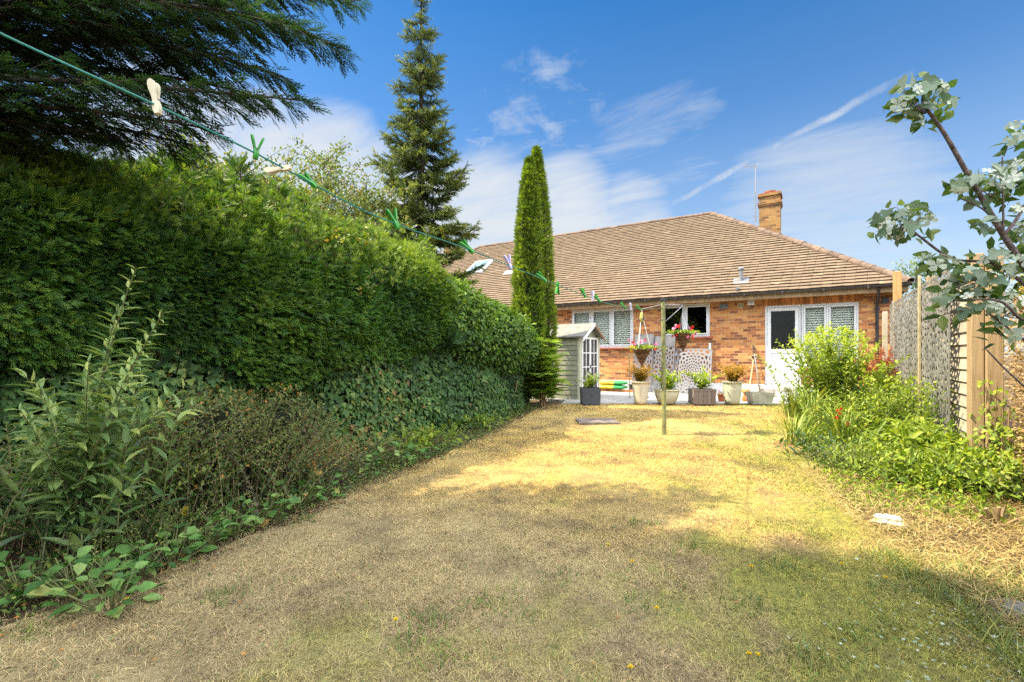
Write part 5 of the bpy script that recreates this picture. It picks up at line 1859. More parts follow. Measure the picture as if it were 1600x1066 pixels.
# leafy perennials filling the bed
per = [
    ((1290, 700, 5.9), T_LEAF, 'darkleaf', 22, .34, .28, .11, .04, 'dark glossy leaved plant at the lawn edge'),
    ((1350, 690, 6.6), T_LEAF, 'fresh', 70, .7, .5, .07, .032, 'leafy green perennial behind the red flowers'),
    ((1400, 700, 6.4), T_LEAF, 'fresh', 80, .85, .5, .075, .03, 'tall leafy perennial in front of the middle screen'),
    ((1340, 660, 7.8), T_SMALL, 'lime', 70, .75, .5, .05, .03, 'yellow-green feathery perennial below the maple'),
    ((1400, 650, 8.6), T_LEAF, 'fresh', 60, .95, .45, .08, .04, 'leafy perennial at the foot of the far screen'),
    ((1432, 730, 5.5), T_PINN, 'fresh', 40, .6, .45, .16, .12, 'ferny bright perennial before the nearest screen'),
    ((1370, 740, 5.2), T_SMALL, 'fresh', 80, .4, .45, .05, .03, 'low bushy green plant in the middle of the bed'),
    ((1330, 735, 5.3), T_SMALL, 'weeds', 70, .3, .4, .045, .02, 'straggly pale weed patch beside the dark leaved plant'),
    ((1420, 770, 4.7), T_LEAF, 'fresh', 34, .36, .42, .09, .03, 'spreading plant with narrow leaves nearest the lawn below the screens'),
    ((1480, 770, 4.75), T_LEAF, 'fresh', 70, .42, .42, .1, .03, 'bright narrow leaved plant under the near timber post'),
    ((1530, 775, 4.5), T_LEAF, 'fresh', 50, .4, .4, .11, .05, 'broad fresh leaved plant at the brown hedge foot'),
    ((1585, 770, 4.3), T_LEAF, 'weeds', 40, .35, .35, .09, .04, 'drying leafy weed at the hedge on the right edge'),
    ((1455, 745, 5.2), T_IVY, 'fresh', 40, .5, .4, .06, .06, 'lobed leaved plant climbing the nearest screen foot'),
    ((1560, 740, 5.0), T_LEAF, 'fresh', 36, .5, .3, .1, .05, 'upright fresh plant between gate post and brown hedge'),
]
for (px, py, zc), tmpl, mt, n, h, sp_, L, W, lb in per:
    shrub('border_perennial', lb, rb(px, py, zc), tmpl, mt, int(n * 1.3), h * rng.uniform(.95, 1.25), sp_ * 1.05, L * 1.2, W * 1.2, gap=.042, root=.2, start=.1, r=.003, smat='stem_green', cat='plant', group='perennials in the right border', leafout=.9)
# weedy underlayer of the right bed
gc = MB()
n = 15000
y = 4.9 + 8.3 * rng.uniform(0, 1, n) ** .9
u_ = rng.uniform(0, 1, n)
x = edgeR(y) + (FX - .15 - edgeR(y)) * u_
hmax = .05 + .26 * np.clip(u_ * 2.2, 0, 1) * np.clip((y - 4.9) / 1.5, .1, 1)
gc.scatter(T_SMALL, np.stack([x, y, gz(x, y) + rng.uniform(0, 1, n) * hmax], 1), rdir(n) + UP * .3, np.array([0, 0, 1.]) + rdir(n) * .8, rng.uniform(.03, .07, n), rng.uniform(.014, .03, n), rng.beta(2, 2, n))
tag(gc.build('ground_cover', M['fresh']), 'low leafy growth filling the right flower bed', 'ground cover', kind='stuff')
# dry cuttings and straw
st = MB()
n = 26000
y = rng.uniform(2.6, 6.4, n)
x = edgeR(y) - .15 + rng.uniform(0, 1, n) * (1.62 - edgeR(y) + .1)
a = rng.uniform(0, 2 * PI, n)
st.scatter(T_GRASS, np.stack([x, y, .015 + rng.uniform(0, .05, n)], 1), np.stack([np.cos(a), np.sin(a), rng.normal(.12, .2, n)], 1), np.array([0, 0, 1.]) + rdir(n) * .4, rng.uniform(.025, .11, n) * rng.choice([.6, 1, 1.4], n), rng.uniform(.0016, .0045, n), np.clip(rng.beta(2.2, 2, n) * .9 + (rng.uniform(size=n) < .1) * .3, 0, 1))
tag(st.build('straw_litter', M['straw']), 'dry straw and cut stems lying on the right bed', 'straw', kind='stuff')
# rough grass in the near right corner
rgm = MB()
n = 5000
y = rng.uniform(2.2, 3.9, n)
x = edgeR(y) - .35 + rng.uniform(0, 1, n) * 1.1
a = rng.uniform(0, 2 * PI, n)
rgm.scatter(T_GRASS, np.stack([x, y, np.full(n, .01)], 1), np.stack([np.cos(a), np.sin(a), rng.uniform(.2, 1.4, n)], 1), np.array([0, 0, 1.]) + rdir(n) * .4, rng.uniform(.05, .16, n), rng.uniform(.003, .006, n), rng.uniform(0, 1, n))
tag(rgm.build('rough_grass', M['weeds']), 'long rough grass in the near right corner', 'grass', kind='stuff')
# fallen petals
fpm = MB()
n = 260
px = rng.normal(1500, 110, n)
py = rng.normal(1000, 70, n)
ok = (px > 1180) & (px < 1640) & (py > 830) & (py < 1100)
pos = np.array([G(a_, b_) for a_, b_ in zip(px[ok], py[ok])])
k = len(pos)
petal = tm([(0, 0, 0), (.3, .45, .1), (.75, .45, .12), (1, 0, .05), (.75, -.45, .12), (.3, -.45, .1)], [[0, 1, 2, 3, 4, 5]])
fpm.scatter(petal, pos + UP * (.03 + rng.uniform(0, .02, k))[:, None], rdir(k) * np.array([1, 1, .2]), np.array([0, 0, 1.]) + rdir(k) * .35, rng.uniform(.008, .022, k), rng.uniform(.007, .018, k), rng.uniform(0, .8, k))
tag(fpm.build('fallen_petals', M['petal_white']), 'white fallen petals scattered on grass in the near right corner', 'petals', kind='stuff')
# dandelions
dnd = None
dl = [((198, 952), 'only dandelion on the dry left side of the lawn'), ((618, 985), 'yellow dandelion by the green tufts in the near lawn'), ((985, 1062), 'dandelion at the bottom edge, nearest of all'), ((1026, 966), 'dandelion in the middle of the near lawn'),
      ((950, 863), 'dandelion just inside the shade line'), ((1316, 894), 'dandelion near the fallen petals'), ((1174, 898), 'dandelion in green patch right of centre'), ((1170, 1040), 'dandelion in a pair low on the right'), ((1184, 1042), 'right one of the low dandelion pair'), ((1384, 916), 'dandelion beside the grass tuft near the rough corner'), ((988, 890), 'dandelion a little below the shade line')]
for (px, py), lb in dl:
    b = G(px, py)
    if dnd is None:
        dnd = thing('dandelion', lb, 'dandelion', b, 'yellow dandelions in the lawn')
        m = MB()
        k = 30
        a = rng.uniform(0, 2 * PI, k)
        m.scatter(T_SMALL, np.repeat([b + UP * .05], k, 0), np.stack([np.cos(a), np.sin(a), rng.uniform(.1, 1.2, k)], 1), rdir(k), .014, .006, rng.uniform(0, 1, k))
        m.build('flower_head', M['petal_yellow'], dnd)
        MB().tube([b, b + UP * .05], .002, 5).build('stem', M['stem_green'], dnd)
    else:
        c = copy_tree(dnd)
        c.location = b
        c['label'] = lb
        c.rotation_euler = (0, 0, rng.uniform(0, 6))

# white rag, stump, rock
b = G(1388, 822)
m = MB()
th = np.linspace(0, PI, 40)
ph = np.linspace(0, 2 * PI, 80, endpoint=False)
D = np.stack([np.sin(th)[:, None] * np.cos(ph), np.sin(th)[:, None] * np.sin(ph), np.repeat(np.cos(th)[:, None], 80, 1)], -1)
rr_ = 1 + .3 * lump(D * 2, 2.4) + .3 * lump(D, 6.5) * np.abs(lump(D, 3))
m.grid(b + UP * .03 + D * np.array([.10, .075, .05]) * rr_[..., None], wrap=True)
tag(m.build('crumpled_cloth', M['whitestone'], None, loc=b, smooth=True), 'crumpled white cloth lying at the lawn edge', 'cloth')
b = G(1592, 965)
m = MB().grid(b + UP * .02 + D * np.array([.14, .1, .045]) * (1 + .2 * lump(D * 2, 2))[..., None], wrap=True)
tag(m.build('flat_stone', M['rock'], None, loc=b, smooth=True), 'flat grey stone at the right edge of the lawn', 'stone')
b = G(1556, 822)
sp_ = thing('cut_stump', 'cut back woody stump with sawn stems in the straw', 'stump', b)
m = MB()
for i in range(11):
    a = rng.uniform(0, 2 * PI)
    ln = rng.uniform(.03, .16)
    m.tube([b + np.array([math.cos(a) * .03, math.sin(a) * .03, 0]), b + np.array([math.cos(a) * ln, math.sin(a) * ln, rng.uniform(.06, .17)])], [.016, .011], 7)
m.build('sawn_stem', M['stem_brown'], sp_)
# manhole slab
b = G(933, 661)
m = MB()
m.obox(b + UP * .025, RT, FW, UP, .36, .27, .022)
m.obox(b + UP * .05, RT, FW, UP, .33, .24, .006)
tag(m.build('drain_cover', M['slab'], None, loc=b, bevel=.006), 'square stone drain cover set in the far lawn', 'drain cover')

# ------------------------------------------------------------------ potted plants by the patio
PZ = .186
pg = 'potted plants along the patio edge'


def at_patio(px, zc=None, py=631):
    d = ray(px, py)
    t = (PZ - CAMZ) / d[2] if zc is None else zc
    p = CAM + d * t
    return np.array([p[0], p[1], PZ])


def pot_base(label, b, name='potted_plant'):
    return thing(name, label, 'potted plant', b, pg)


S_ = 11.0 / 750  # metres per photo pixel at the pots


def round_pot(t, b, r0, r1, h, mat, rim=.012, bulge=0.0):
    m = MB()
    zz = np.linspace(0, 1, 8)
    prof = [(0, 0)] + [(r0 + (r1 - r0) * q + bulge * math.sin(q * PI), h * q) for q in zz] + [(r1 + rim, h), (r1 + rim, h + .022), (r1 - .012, h + .022), (r1 - .02, h - .03)]
    m.lathe(prof, b, 28)
    m.build('pot', M[mat], t, smooth=True)
    MB().lathe([(0, h - .025), (r1 - .012, h - .03)], b, 20).build('soil', M['soil'], t)


def square_pot(t, b, w0, w1, h, mat, d0=None, d1=None, slats=0, ang=.45):
    d0, d1 = d0 or w0, d1 or w1
    ax = np.array([math.cos(ang), math.sin(ang), 0])
    ay = np.array([-math.sin(ang), math.cos(ang), 0])
    m = MB()
    cs = [(-1, -1), (1, -1), (1, 1), (-1, 1)]
    V = [b + ax * i * w0 / 2 + ay * j * d0 / 2 for i, j in cs] + [b + ax * i * w1 / 2 + ay * j * d1 / 2 + UP * h for i, j in cs]
    V += [b + ax * i * (w1 / 2 - .025) + ay * j * (d1 / 2 - .025) + UP * h for i, j in cs] + [b + ax * i * (w1 / 2 - .03) + ay * j * (d1 / 2 - .03) + UP * (h - .06) for i, j in cs]
    F = [[0, 3, 2, 1]]
    for k in range(4):
        n_ = (k + 1) % 4
        F += [[k, n_, 4 + n_, 4 + k], [4 + k, 4 + n_, 8 + n_, 8 + k], [8 + k, 8 + n_, 12 + n_, 12 + k]]
    F.append([12, 13, 14, 15])
    m.add(V, F)
    if slats:
        for k in range(slats):
            f = (k + .5) / slats - .5
            m.obox(b + ax * f * w0 - ay * (d0 / 2 + .006) + UP * h * .5, ax, ay, UP, w0 / slats / 2 - .004, .008, h * .46, rng.uniform(.2, .8))
            m.obox(b + ay * f * d0 + ax * (w0 / 2 + .006) + UP * h * .5, ay, ax, UP, d0 / slats / 2 - .004, .008, h * .46, rng.uniform(.2, .8))
        m.obox(b + UP * (h - .012) - ay * d0 / 2, ax, ay, UP, w0 / 2 + .02, .022, .014)
        m.obox(b + UP * (h - .012) + ax * w0 / 2, ay, ax, UP, d0 / 2 + .02, .022, .014)
    m.build('pot', M[mat], t)
    MB().add([b + ax * i * (w1 / 2 - .028) + ay * j * (d1 / 2 - .028) + UP * (h - .035) for i, j in cs], [[0, 1, 2, 3]]).build('soil', M['soil'], t)


def pot_plant(t, b, h, tmpl, mat, n, ph, sp_, L, W, smat='stem_green', gap=.025, tint=(0, 1), flowers=None, **kw):
    s, l = MB(), MB()
    tops = []
    stems(l, s, tmpl, b + UP * (h - .03), n, ph, sp_, L, W, gap=gap, root=.05, start=.1, r=.003, tint=tint, tops=tops, **kw)
    s.build('stem', M[smat], t)
    l.build('foliage', M[mat], t)
    if flowers:
        for tp_ in tops[:flowers[1]]:
            k = 6
            f = MB()
            f.scatter(T_FLOWER, tp_ + rng.normal(0, flowers[2] * .5, (k, 3)), rdir(k), rdir(k), flowers[2], flowers[2], rng.uniform(0, 1, k))
            f.build('flower', M[flowers[0]], t)


b = at_patio(922)
t = pot_base('dark grey square planter with white flowering plant before the shed', b)
square_pot(t, b, .40, .42, .37, 'slate_pot', ang=.55)
pot_plant(t, b, .37, T_LEAF, 'fresh', 26, .42, .34, .085, .045, tint=(.1, 1), flowers=('petal_white', 14, .022), leafout=.9)
b = at_patio(1001)
t = pot_base('tall cream tapered pot with an orange-leaved shrub below the left basket', b)
round_pot(t, b, .135, .205, .49, 'cream_pot')
pot_plant(t, b, .5, T_LEAF, 'bronze', 40, .5, .34, .085, .06, gap=.032, smat='stem_brown', tint=(0, .85))
b = at_patio(1042)
t = pot_base('wide pale bowl pot with lime green shrub beside the washing post', b)
round_pot(t, b, .17, .27, .31, 'stone_pot', rim=.02, bulge=.03)
pot_plant(t, b, .31, T_LEAF, 'lime', 34, .56, .36, .1, .065, gap=.036, tint=(.1, .95))
b = at_patio(1096)
t = pot_base('dark slatted wooden planter with lime green sprigs', b)
square_pot(t, b, .46, .46, .34, 'wood_planter', slats=5, ang=.5)
pot_plant(t, b, .34, T_LEAF, 'lime', 24, .56, .42, .1, .065, gap=.04, tint=(.1, .95))
b = at_patio(1127, py=627)
t = pot_base('small terracotta pot between wooden planter and tall cream pot', b)
round_pot(t, b, .065, .09, .15, 'terracotta', rim=.01)
pot_plant(t, b, .15, T_SMALL, 'weeds', 20, .16, .14, .04, .014, flowers=('petal_pink', 8, .01))
b = at_patio(1144)
t = pot_base('tall cream ribbed pot with a bronze shrub near the spade', b)
round_pot(t, b, .15, .205, .49, 'stone_pot', bulge=.012)
pot_plant(t, b, .5, T_LEAF, 'bronze', 52, .5, .42, .085, .06, gap=.032, smat='stem_brown', tint=(.15, .8))
b = at_patio(1187)
t = pot_base('wide weathered trough with thin bare shoots before the door', b)
square_pot(t, b, .42, .52, .27, 'galv_trough', d0=.28, d1=.34, ang=.53)
pot_plant(t, b, .27, T_SMALL, 'bronze', 9, .75, .14, .05, .02, gap=.055, smat='stem_brown', hj=.5)
b = at_patio(1232, py=628)
t = pot_base('pale planter half hidden by strap leaves under the back door', b)
square_pot(t, b, .36, .42, .24, 'white_paint', d0=.26, d1=.3, ang=.5)
pot_plant(t, b, .24, T_SMALL, 'drytwig', 30, .2, .22, .04, .016)

# things between pots and wall
def bag(label, c, L, w, h, yaw, capcol):
    t = thing('compost_bag', label, 'compost bag', (c[0], c[1], c[2]), 'compost bags stacked by the wall')
    n1, n2 = 22, 14
    u_ = np.linspace(-1, 1, n1)
    an = np.linspace(0, 2 * PI, n2, endpoint=False)
    k = (1 - np.abs(u_) ** 5) * .9 + .1
    ax = np.array([math.cos(yaw), math.sin(yaw), 0])
    ay = np.array([-math.sin(yaw), math.cos(yaw), 0])
    pts = np.asarray(c) + (u_ * L / 2)[:, None, None] * ax + (k[:, None] * np.cos(an) * w / 2)[..., None] * ay + ((k[:, None] * np.sin(an) * .5 + .5) * h)[..., None] * UP
    pts = pts + .012 * lump(pts * 6, 2)[..., None] * UP
    cut = int(n1 * .62)
    MB().grid(pts[:cut + 1], wrap=True).build('bag_body', M['bag_yellow'], t, smooth=True)
    MB().grid(pts[cut:] * 1.0 + UP * .001, wrap=True).build('bag_end', M[capcol], t, smooth=True)


bw = onY(955, 600, 14.25)
bz = .187
brick_b = MB()
for i in range(6):
    brick_b.box(bw[0] - .55 + i * .23, bw[0] - .33 + i * .23, 14.1, 14.2, bz, bz + .07, rng.uniform(0, 1))
tag(brick_b.build('brick_row', M['soldier'], None, loc=(bw[0], 14.15, bz), bevel=.004), 'row of loose red bricks under the compost bags', 'bricks')
bag('lower yellow and green compost bag on the bricks', (bw[0], 14.2, bz + .072), 1.1, .4, .13, 0.04, 'bag_green')
bag('upper yellow and green compost bag on top of the other', (bw[0] + .03, 14.24, bz + .195), 1.05, .38, .13, -.03, 'bag_green')
# black crate next to bags
m = MB()
m.box(-4.65, -4.35, 14.2, 14.5, bz, bz + .2)
m.box(-4.68, -4.32, 14.17, 14.53, bz + .2, bz + .225)
tag(m.build('black_box', M['black_plastic'], None, loc=(-4.5, 14.35, bz), bevel=.008), 'small black plastic box beside the compost bags', 'box')
# leaning cut screens
def lean_screen(label, x0, w, h, y_foot, y_top, tiles, mat, keep, st_=0.0):
    o_ = np.array([x0, y_foot, PZ])
    ay = np.array([0, y_top - y_foot, math.sqrt(max(.01, h * h - (y_top - y_foot) ** 2))])
    screen('cut_screen', label, o_, (1, 0, 0), ay, w, h, tiles, mat, keep, 'spare cut-out screens leaning on the wall', st_)


xl = onY(1052, 600, 14.4)[0]
lean_screen('pale grey cut-out screen leaning under the middle window', xl, 1.0, 1.33, 14.35, 14.72, (1, 1), 'screen_grey', .72)
lean_screen('dark charcoal screen with solid top leaning behind the washing post', xl - .62, .6, 1.72, 14.3, 14.70, (1, 2), 'screen_mid', .7, .3)
lean_screen('charcoal screen leaning at the left end near the left basket', xl - 1.2, .55, 1.78, 14.3, 14.68, (1, 2), 'screen_mid', .7, .3)
# spade
b = onY(1171, 612, 14.3)
t = thing('spade', 'spade with wooden D-shaped handle leaning on the wall', 'spade', (b[0], 14.35, PZ))
c0, c1 = np.array([b[0], 14.35, PZ + .27]), np.array([b[0] + .06, 14.72, PZ + .98])
MB().tube([c0, c1], .018, 8).build('shaft', M['bamboo'], t)
dv = unit(c1 - c0)
m = MB()
m.tube([c1 - dv * .02, c1 + dv * .05 + np.array([-.07, 0, 0]), c1 + dv * .13 + np.array([-.075, 0, 0])], .012, 6)
m.tube([c1 - dv * .02, c1 + dv * .05 + np.array([.07, 0, 0]), c1 + dv * .13 + np.array([.075, 0, 0])], .012, 6)
m.tube([c1 + dv * .13 + np.array([-.08, 0, 0]), c1 + dv * .13 + np.array([.08, 0, 0])], .015, 8)
m.build('handle', M['bamboo'], t)
m = MB().obox(c0 - dv * .13, (1, 0, 0), dv, np.cross((1, 0, 0), dv), .1, .15, .006)
m.build('blade', M['metal'], t)
# long pole
b0, b1 = onY(1188, 600, 14.35), onY(1177, 541, 14.77)
b0[2] = PZ
m = MB().tube([b0, b1], .016, 8)
t = thing('broom', 'long dark-gripped broom leaning beside the door', 'broom', b0)
m.build('shaft', M['metal'], t)
MB().tube([b1 - unit(b1 - b0) * .22, b1 + unit(b1 - b0) * .02], .02, 8).build('grip', M['black_plastic'], t)
MB().obox(b0 + UP * .04, (1, 0, 0), (0, 1, 0), UP, .15, .03, .04).build('head', M['wood_planter'], t, bevel=.006)
# outside tap with hose
b = onY(1153, 568, WY)
t = thing('outside_tap', 'black hose looped over a wall tap above the bronze pot', 'tap', b)
m = MB()
m.tube([b + np.array([0, 0, 0]), b + np.array([0, -.1, 0]), b + np.array([0, -.12, -.06])], .014, 8)
m.tube([b + np.array([-.03, -.07, .05]), b + np.array([.03, -.07, .05])], .008, 6)
m.tube([b + np.array([0, -.07, .0]), b + np.array([0, -.07, .05])], .006, 6)
m.tube([b + np.array([0, -.01, 0.0]), b + np.array([0, -.01, -.4])], .012, 6)
m.build('tap_body', M['metal'], t)
hs = [(0, -.12, -.06), (.06, -.12, .0), (.12, -.12, -.05), (.14, -.1, -.2), (.13, -.1, -.38)]
MB().tube(np.array(hs) + b, .011, 8).build('hose', M['black_plastic'], t)
hs = [(0, -.12, -.06), (-.06, -.13, -.0), (-.11, -.12, -.08), (-.12, -.1, -.2)]
MB().tube(np.array(hs) + b, .011, 8).build('hose', M['black_plastic'], t)
# terracotta ornament with oranges
b = at_patio(1166, py=627)
t = thing('garden_ornament', 'brown and orange glazed ornament between tall pot and trough', 'ornament', b)
m = MB()
m.lathe([(0, 0), (.09, .0), (.1, .05), (.085, .12), (.05, .17), (0, .18)], b, 18)
m.build('base', M['terracotta'], t)
m = MB()
for i in range(6):
    a = i * 1.05
    c = b + np.array([math.cos(a) * .06, math.sin(a) * .06, .22 + .03 * (i % 2)])
    m.lathe([(0, -.05), (.035, -.035), (.05, 0), (.035, .035), (0, .05)], c, 12)
m.build('glazed_ball', M['orange_glaze'], t, smooth=True)
# white downpipe stub beside pale screen & cane
p0, p1 = onY(1109.5, 561, WY - .05), onY(1109.5, 536, WY - .05)
tag(MB().tube([p0, p1], .03, 10).build('waste_pipe', M['white'], None, loc=p0), 'short white waste pipe beside the pale grey screen', 'pipe')
p0, p1 = at_patio(984, py=622), P(983, 553, 11.6)
tag(MB().tube([p0, p1], .012, 7).build('garden_cane', M['bamboo'], None, loc=p0), 'upright green-yellow garden cane behind the tall cream pot', 'cane')
# loose brick by shed
b = G(874, 622)
m = MB().obox(b + UP * .08, (1, .3, 0), (-.3, 1, 0), UP, .15, .1, .08)
tag(m.build('loose_brick', M['soldier'], None, loc=b, bevel=.008), 'loose red brick block at the shed corner', 'brick')

# ------------------------------------------------------------------ washing post, line, pegs, baskets
pb_ = G(1038, 681)
pz = (pb_[:2] @ FW[:2])
ptop = P(1036, 468, pz)
post = thing('washing_post', 'mossy green washing line post standing in the lawn', 'post', pb_)
pb2 = pb_ - UP * .1
MB().tube([pb2, pb_ * .5 + ptop * .5, ptop], [.036, .033, .031], 12).build('pole', M['clothes_post'], post)
m = MB()
for z in (0, .1, .28):
    c = ptop - UP * (.04 + z)
    m.tube([c - np.array([.02, .07, 0]), c + np.array([.02, .07, 0])], .008, 6)
    m.tube([c - np.array([.06, 0, 0]), c + np.array([.06, 0, 0])], .008, 6)
m.lathe([(0.036, 0), (.04, .01), (.04, .05), (0, .06)], ptop - UP * .03, 12)
m.build('cleat', M['gutter'], post)
ra = P(1067, 478, pz + .05)
la = P(1003, 484, pz + .05)
m = MB()
a0 = ptop - UP * .08
m.tube([a0, ra + UP * .01], .006, 6)
m.tube([P(1040, 502, pz), ra], .006, 6)
m.tube([a0, la + UP * .01], .006, 6)
m.build('bracket_arm', M['metal'], post)

lp = [P(*q) for q in ((-160, -35, .78), (0, 52, .92), (245, 165, 1.12), (400, 240, 1.366), (560, 325, 1.75), (640, 358, 2.0), (735, 391, 2.41), (850, 437, 3.2), (920, 464, 4.17), (960, 477, 4.95), (1000, 483, 6.2), (1034, 482, pz))]
lp = np.array(lp)


def smooth_path(pts, per=8):
    out = []
    n = len(pts)
    for i in range(n - 1):
        p0, p1, p2, p3 = pts[max(i - 1, 0)], pts[i], pts[i + 1], pts[min(i + 2, n - 1)]
        for t in np.linspace(0, 1, per, endpoint=False):
            out.append(.5 * ((2 * p1) + (-p0 + p2) * t + (2 * p0 - 5 * p1 + 4 * p2 - p3) * t * t + (-p0 + 3 * p1 - 3 * p2 + p3) * t ** 3))
    out.append(pts[-1])
    return np.array(out)


line = smooth_path(lp)
line = np.vstack([[line[0] + (line[0] - line[1]) * 12], line])
tag(MB().tube(line, .0026, 8).build('washing_line', M['cord'], None, loc=line[-1]), 'green washing line sagging from the upper left to the post', 'washing line')

def line_at(px):
    s_ = (line - CAM)
    sx = CX + FPX * (s_ @ RT) / (s_ @ FW)
    i = int(np.argmin(np.abs(sx - px)[2:])) + 2
    return line[i], unit(line[min(i + 1, len(line) - 1)] - line[i - 1])


def peg_proto(kind, label):
    """clothes peg: two jaws and a spring; local +z is the handle end, jaws grip at the origin"""
    t = thing('clothes_peg', label, 'clothes peg', (0, 0, 0), 'clothes pegs on the washing line')
    op = .24 if kind != 'peg_cream' else .10
    for sg in (1, -1):
        if kind == 'peg_cream':
            zs = np.array([-.022, -.012, .0, .012, .024, .038, .05, .058, .062])
            hw = np.array([.006, .0095, .0095, .0062, .0068, .0095, .0105, .008, .003])
        else:
            zs = np.array([-.018, -.01, .0, .012, .026, .04, .05, .054])
            hw = np.array([.006, .0085, .009, .0072, .0075, .0085, .0075, .003])
        dep = np.where(zs < .01, .0034, .0034 + (zs - .01) * op * 1.25)
        Pn = []
        for z, w, dx in zip(zs, hw, dep):
            Pn.append([(sg * (dx - .0033), -w, z), (sg * (dx + .0033), -w * .9, z), (sg * (dx + .0033), w * .9, z), (sg * (dx - .0033), w, z)])
        Pn = np.array(Pn)
        m = MB().grid(Pn, wrap=True)
        m.add(Pn[0], [[0, 1, 2, 3]])
        m.add(Pn[-1], [[3, 2, 1, 0]])
        m.build('jaw', M[kind], t, bevel=.001)
    m = MB()
    hel = np.linspace(0, 6 * PI, 40)
    m.tube(np.stack([.0035 * np.cos(hel), np.linspace(-.009, .009, 40), .011 + .0035 * np.sin(hel)], 1), .0009, 5)
    m.build('spring', M['rust'], t)
    return t


pegs = [('peg_cream', 247, 0.15, 'large cream peg standing upright in front of the dark branches', 0.0),
        ('peg_green', 400, -.1, 'near green peg with rusty spring against the blue sky', 0.9),
        ('peg_cream', 448, 1.75, 'cream peg lying sideways along the line', 0.2),
        ('peg_green', 497, .85, 'green peg splayed open just right of the sideways cream peg', .9),
        ('peg_green', 619, .35, 'green peg in front of the spruce trunk', .9),
        ('peg_green', 733, .8, 'green peg right of the spruce, above the skylight', .9),
        ('peg_lilac', 797, .3, 'lilac peg just left of the cypresses', .9),
        ('peg_green', 845, .8, 'green peg in front of the cypress columns', .9),
        ('peg_green', 867, 3.1, 'green peg hanging down at the right cypress edge', .7),
        ('peg_green', 916, .4, 'dark green peg on the roof beside a lilac one', .9),
        ('peg_lilac', 924, 0, 'lilac peg between two green ones before the roof', .6),
        ('peg_green', 936, .7, 'small lime green peg right of the roof-front lilac peg', .9),
        ('peg_green', 978, .7, 'green peg left of the last pale peg, near the post', .9),
        ('peg_lilac', 986, .2, 'last pale peg before the washing post', .6),
        ('peg_green', 998, .8, 'last green peg, closest to the washing post', .9)]
from mathutils import Matrix
protos = {}
for kind, px, roll, lb, sw in pegs:
    if kind not in protos:
        o = protos[kind] = peg_proto(kind, lb)
    else:
        o = copy_tree(protos[kind])
        o['label'] = lb
    c, tg = line_at(px)
    # handle direction: world up tipped towards the left of view by roll, paddle faces turned by sw
    zl = unit(UP * math.cos(roll) - RT * math.sin(roll))
    xl_ = unit(FW * math.cos(sw) + RT * math.sin(sw))
    xl_ = unit(xl_ - zl * np.dot(xl_, zl))
    yl_ = np.cross(zl, xl_)
    mat = Matrix(((xl_[0], yl_[0], zl[0], c[0]), (xl_[1], yl_[1], zl[1], c[1]), (xl_[2], yl_[2], zl[2], c[2]), (0, 0, 0, 1)))
    o.matrix_world = mat
    o.scale = (.92, .92, .92)
    if px > 600:
        o.scale = (1.2, 1.2, 1.2) if px < 900 else (1.2, 1.2, 1.2)

# hanging baskets
def basket(label, top, rimz, tipz, r, cols, chaincol):
    t = thing('hanging_basket', label, 'hanging basket', (top[0], top[1], tipz), 'cone hanging baskets on the washing post')
    c = np.array([top[0], top[1], 0])
    m = MB()
    nring = 13
    for i in range(nring):
        f = i / (nring - 1)
        rr_ = r * (.03 + .97 * f)
        an = np.linspace(0, 2 * PI, 25)
        zz = tipz + (rimz - tipz) * f
        m.tube(np.stack([c[0] + rr_ * np.cos(an), c[1] + rr_ * np.sin(an), np.full(25, zz) + .003 * np.sin(an * 6 + i)], 1), .0105, 6, rng.uniform(0, 1), cap=False)
    m.lathe([(0.002, tipz - .01), (r * .98, rimz - .005), (0, rimz - .02)], c, 20, .2)
    m.build('wicker_cone', M['wicker'], t)
    ck = MB()
    for a in (0.4, 2.5, 4.6):
        ck.tube([(c[0] + r * math.cos(a), c[1] + r * math.sin(a), rimz), (top[0], top[1], top[2] - .06)], .004, 5)
    ck.tube([(top[0], top[1], top[2] - .07), (top[0], top[1], top[2])], .004, 5)
    ck.build('chain', M[chaincol], t)
    s, l = MB(), MB()
    stems(l, s, T_LEAF, (c[0], c[1], rimz - .02), 46, .14, .23, .055, .036, gap=.024, root=.06, r=.002, tint=(.1, 1), droop=.5)
    l.build('foliage', M['fresh'], t)
    s.build('stem', M['stem_green'], t)
    for mt, n in cols:
        for i in range(n):
            f = MB()
            a, rr_ = rng.uniform(0, 2 * PI), rng.uniform(.08, .25)
            q = np.array([c[0] + math.cos(a) * rr_, c[1] + math.sin(a) * rr_, rimz + rng.uniform(-.06, .15)])
            k = 5
            f.scatter(T_FLOWER, q + rng.normal(0, .009, (k, 3)), rdir(k), rdir(k), .02, .02, rng.uniform(0, 1, k))
            f.build('flower', M[mt], t)
    return t


basket('cone basket of mixed flowers hanging left of the post below the bird', la, P(1003, 546, pz)[2], P(1003, 572, pz)[2], .135, (('petal_red', 7), ('petal_pink', 4), ('petal_yellow', 3)), 'white_paint')
basket('cone basket of red flowers hanging right of the post', ra, P(1067, 522, pz)[2], P(1067, 549, pz)[2], .125, (('petal_red', 8), ('petal_pink', 7)), 'metal')
